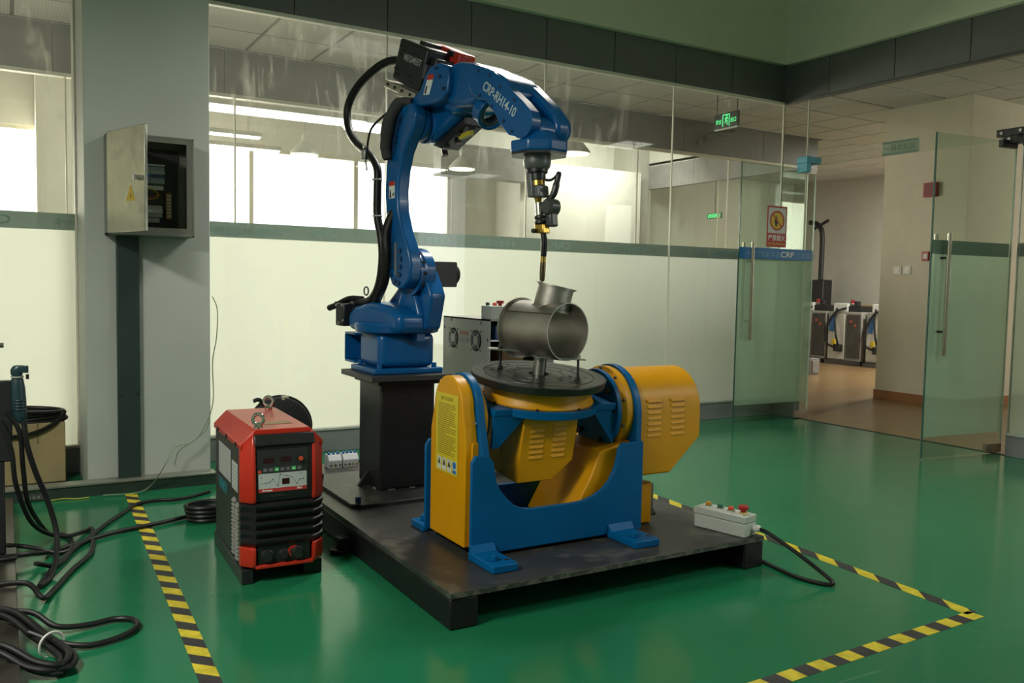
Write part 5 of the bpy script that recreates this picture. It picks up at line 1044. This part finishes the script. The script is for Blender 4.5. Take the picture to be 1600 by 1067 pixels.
cgm = mat('camera_grey', (.20, .21, .20), .5)
part('housing', MB().obox((7.50, 7.88, 3.07), Vector((.13, -.06, .02)), Vector((.02, .045, 0)), Z*.04), cgm, cc_, .012); part('mount', MB().cyl((7.36, 8.03, 2.99), (7.45, 7.92, 3.03), .016, n=12).cyl((7.36, 8.03, 2.99), (7.36, 7.99, 2.99), .04, n=16), cgm, cc_); part('hood', MB().obox((7.55, 7.855, 3.115), Vector((.15, -.07, .02)), Vector((.025, .055, 0)), Z*.006), mat('camera_dark', (.05, .05, .05), .5), cc_)
shade = mat('lamp_aluminium', (.55, .55, .50), .35, metal=.3); bulb = mat('lamp_glow', (.95, .95, .85), .4, emit=1.5)
def pendant(x, y, z, r, label):
    g = thing('pendant_lamp', label, 'lamp', (x, y, z), 'bell pendant lamps in the hall')
    part('shade', MB().lathe((x, y, z), Z, [(0, r), (r*.12, r*.98), (r*.55, r*.62), (r*.85, r*.28), (r*.95, r*.2)], 32), shade, g); part('diffuser', MB().cyl((x, y, z-.012), (x, y, z-.002), r*.93, n=32), bulb, g)
    part('gearbox', MB().cyl((x, y, z+r*.9), (x, y, z+r*1.35), r*.2, n=16), shade, g); part('rod', MB().cyl((x, y, z+r*1.3), (x, y, 3.75), .008, n=8), greyw, g)
pendant(3.05, 10, 2.69, .165, 'bell pendant lamp left of the robot in front of the bright window'); pendant(5.12, 10, 2.70, .175, 'bell pendant lamp seen under the robot elbow'); pendant(6.85, 10, 3.06, .24, 'larger bell pendant lamp seen right of the robot wrist'); pendant(4.25, 9.2, 3.19, .14, 'bell pendant lamp half hidden by the wire feeder')
tube_m = mat('tube_glow', (1, .99, .94), .4, emit=3.0)
def striplight(x0, x1, y, z, label, h_=.05, w_=.12):
    g = thing('strip_light', label, 'lamp', ((x0+x1)/2, y, z), 'strip lights in the hall'); part('housing', MB().box(x0, x1, y-w_/2, y+w_/2, z, z+h_), shade, g, .004); part('tube', MB().box(x0+.02, x1-.02, y-w_/2+.01, y+w_/2-.01, z-.02, z), tube_m, g)
    for xx in (x0+.15, x1-.15): part('hanger', MB().cyl((xx, y, z+h_), (xx, y, 3.75), .005, n=6), greyw, g)
striplight(1.5, 3.38, 9.0, 2.93, 'long wide strip light nearest the glass in the hall', .05, .34); striplight(1.0, 2.65, 10.4, 2.90, 'upper thin strip light beside the column'); striplight(1.0, 3.1, 11.2, 2.88, 'lower thin strip light beside the column'); striplight(3.45, 4.3, 9.6, 3.02, 'short strip light behind the hose loop', .04, .5); striplight(3.7, 4.4, 9.0, 3.12, 'short strip light under the wire feeder', .04, .25)
ww = thing('wall_washer', 'track lamp under the hall ceiling aimed at the white wall', 'lamp', (7.9, 10.3, 3.45)); part('housing', MB().obox((7.9, 10.30, 3.49), X*.72, Y*.03+Z*.02, Z*.05-Y*.02), shade, ww, .004); part('hanger', MB().cyl((7.4, 10.3, 3.53), (7.4, 10.3, 3.75), .006, n=6).cyl((8.4, 10.3, 3.53), (8.4, 10.3, 3.75), .006, n=6), shade, ww)  # housing of the lamp added to brighten the white hall wall
ck = tag(part('wall_cabinet', MB().box(7.35, 8.3, 10.6, 11.24, 1.3, 1.86).box(7.37, 7.80, 10.585, 10.6, 1.32, 1.84).box(7.82, 8.28, 10.585, 10.6, 1.32, 1.84), mat('cabinet_beige', (.40, .37, .30), .6), None, .004), 'beige cupboard against the white hall wall', 'cupboard')
# ceiling panels added out of view to brighten the office
for i, (x, y) in enumerate(((7.6, 2.0), (11.4, 6.9))):
    g = thing('ceiling_panel', ['square light panel in the office ceiling near the glass', 'square light panel in the office ceiling over the cabinets'][i], 'lamp', (x, y, 3.2), 'office light panels'); part('frame', MB().box(x-.3, x+.3, y-.3, y+.3, 3.225, 3.247), white, g); part('diffuser', MB().box(x-.27, x+.27, y-.27, y+.27, 3.218, 3.225), mat('panel_glow', (1, .95, .85), .5, emit=7), g)
# items on the cream pier
al = thing('fire_alarm', 'red fire alarm box on the cream pier', 'alarm', (8.55, 5.70, 2.23)); part('body', MB().box(8.505, 8.554, 5.625, 5.775, 2.235, 2.385), mat('alarm_red', (.30, .015, .02), .4), al, .006); part('grille', MB().box(8.50, 8.505, 5.64, 5.76, 2.25, 2.37), mat('alarm_dark', (.20, .01, .015), .5), al, .003)
for i, yy in enumerate((6.068, 5.955)):
    g = thing('light_switch', ['left white light switch on the cream pier', 'right white light switch on the cream pier'][i], 'switch', (8.55, yy, 1.42), 'light switches on the cream pier'); part('plate', MB().box(8.544, 8.554, yy-.05, yy+.05, 1.41, 1.505), mat('switch_cream', (.62, .60, .50), .4), g, .003); part('rocker', MB().box(8.540, 8.544, yy-.028, yy+.028, 1.43, 1.485), mat('switch_white', (.68, .66, .58), .35), g, .001)
cp_ = thing('call_point', 'small red and white call point on the cream pier beside the door edge', 'alarm', (8.55, 5.73, 1.55)); part('body', MB().box(8.525, 8.554, 5.69, 5.77, 1.555, 1.655), MATS['alarm_red'], cp_, .003); part('glass', MB().box(8.521, 8.525, 5.70, 5.75, 1.58, 1.63), signwh, cp_)
# robot controllers along the far wall
kg = mat('controller_grey', (.34, .33, .30), .5, var=.05); kd = mat('controller_dark', (.06, .055, .05), .5)
def controller(y, label):
    x = 12.0; g = thing('robot_controller', label, 'cabinet', (x, y, 0), 'robot controllers')
    part('plinth', MB().box(x-.08, x+.5, y-.32, y+.32, 0, .07), kd, g); part('body', MB().box(x, x+.5, y-.33, y+.33, .07, .88), kg, g, .01); part('front', MB().prism([(x-.03, y+.30, .09), (x-.03, y-.02, .09), (x-.03, y-.02, .84), (x-.03, y+.12, .84), (x-.03, y+.30, .50)], X*.03), mat('controller_light', (.50, .49, .45), .45), g, .006)
    part('side_panel', MB().box(x-.02, x, y-.31, y-.05, .12, .84), kd, g, .004); part('nameplate', MB().box(x-.035, x-.03, y+.18, y+.28, .55, .80), mat('plate_blue', (.03, .12, .30), .5), g)
    part('connector', MB().box(x-.10, x-.03, y-.0, y+.14, .22, .34), black, g, .01); part('yellow_switch', MB().box(x-.06, x-.03, y+.14, y+.20, .32, .42), signye, g)
    part('cable', MB().tube([(x-.09, y+.10, .28), (x-.16, y+.22, .36), (x-.15, y+.24, .60), (x-.10, y+.12, .86), (x+.05, y+.0, .95)], .018, 8), rubber, g); part('cable', MB().tube([(x-.09, y+.04, .32), (x-.15, y+.05, .5), (x-.12, y+.10, .75), (x+.02, y+.18, .93)], .016, 8), rubber, g)
    part('top_box', MB().box(x+.03, x+.28, y-.02, y+.26, .88, 1.02), white, g, .01); part('top_clutter', MB().box(x+.05, x+.35, y-.26, y-.03, .88, .98).cyl((x+.15, y-.12, .98), (x+.15, y-.12, 1.06), .05, n=12), black, g, .006)
    part('red_button', MB().cyl((x+.1, y-.06, 1.02), (x+.1, y-.06, 1.08), .03, n=12), MATS['alarm_red'], g); part('red_lamp', MB().cyl((x-.021, y-.14, .72), (x-.03, y-.14, .72), .03, n=10).cyl((x-.021, y-.22, .66), (x-.03, y-.22, .66), .03, n=10), mat('lamp_dull_red', (.30, .08, .04), .5), g)
controller(10.15, 'grey robot controller partly behind the door leaf')
controller(9.45, 'grey robot controller with cables in the middle of the doorway'); controller(8.70, 'grey robot controller partly hidden by the cream pier')
lft = thing('hoist_post', 'black upright arm with a bent top behind the controllers', 'arm', (12.75, 10.5, 0)); part('post', MB().tube([(12.7, 10.56, .9), (12.7, 10.56, 1.6), (12.7, 10.56, 2.15), (12.7, 10.60, 2.34), (12.7, 10.72, 2.44), (12.7, 10.85, 2.46)], .045, 10), black, lft); part('block', MB().box(12.6, 12.85, 10.42, 10.80, .0, 1.42), black, lft, .02); part('hook', MB().obox((12.7, 10.60, 2.41), Y*.16-Z*.07, X*.03, Z*.025), black, lft, .01)
tag(part('yellow_beam', MB().box(12.62, 12.70, 8.2, 10.2, .93, .99), mat('beam_yellow', (.42, .28, .04), .5), None, .004), 'yellow rail resting behind the controllers', 'rail')

# hanging lamps of the workshop, behind and beside the viewer; the second is added fill
for i, (x, y, z, a, b) in enumerate(((-1.1, 2.0, 2.75, .28, .64), (4.8, .6, 2.85, .64, .28), (3.0, 4.6, 3.5, .64, .24))):
    g = thing('workshop_lamp', ['hanging workshop lamp near the left wall', 'hanging workshop lamp by the glass door wall behind the viewer', 'hanging workshop lamp over the robot and the back glass wall'][i], 'lamp', (x, y, z), 'hanging workshop lamps')
    part('reflector', MB().loft([[(x-a*s_, y-b*s_, zz), (x+a*s_, y-b*s_, zz), (x+a*s_, y+b*s_, zz), (x-a*s_, y+b*s_, zz)] for s_, zz in ((1, z), (.7, z+.09))]), shade, g)
    if i == 2: part('skirt', MB().box(x-a-.02, x+a+.02, y-b-.03, y-b-.02, z-.27, z+.02).box(x-a-.02, x+a+.02, y+b+.02, y+b+.03, z-.27, z+.02).box(x-a-.03, x-a-.02, y-b-.03, y+b+.03, z-.27, z+.02).box(x+a+.02, x+a+.03, y-b-.03, y+b+.03, z-.27, z+.02), mat('dark_skirt', (.03, .03, .03), .6), g)  # unseen sides added to keep lamp light off the fascia and upper glass
    for s_ in (-.5, .5): part('chain', MB().cyl((x+(a*s_ if a > b else 0), y+(b*s_ if b > a else 0), z+.09), (x+(a*s_ if a > b else 0), y+(b*s_ if b > a else 0), 4.6), .006, n=6), steel, g)
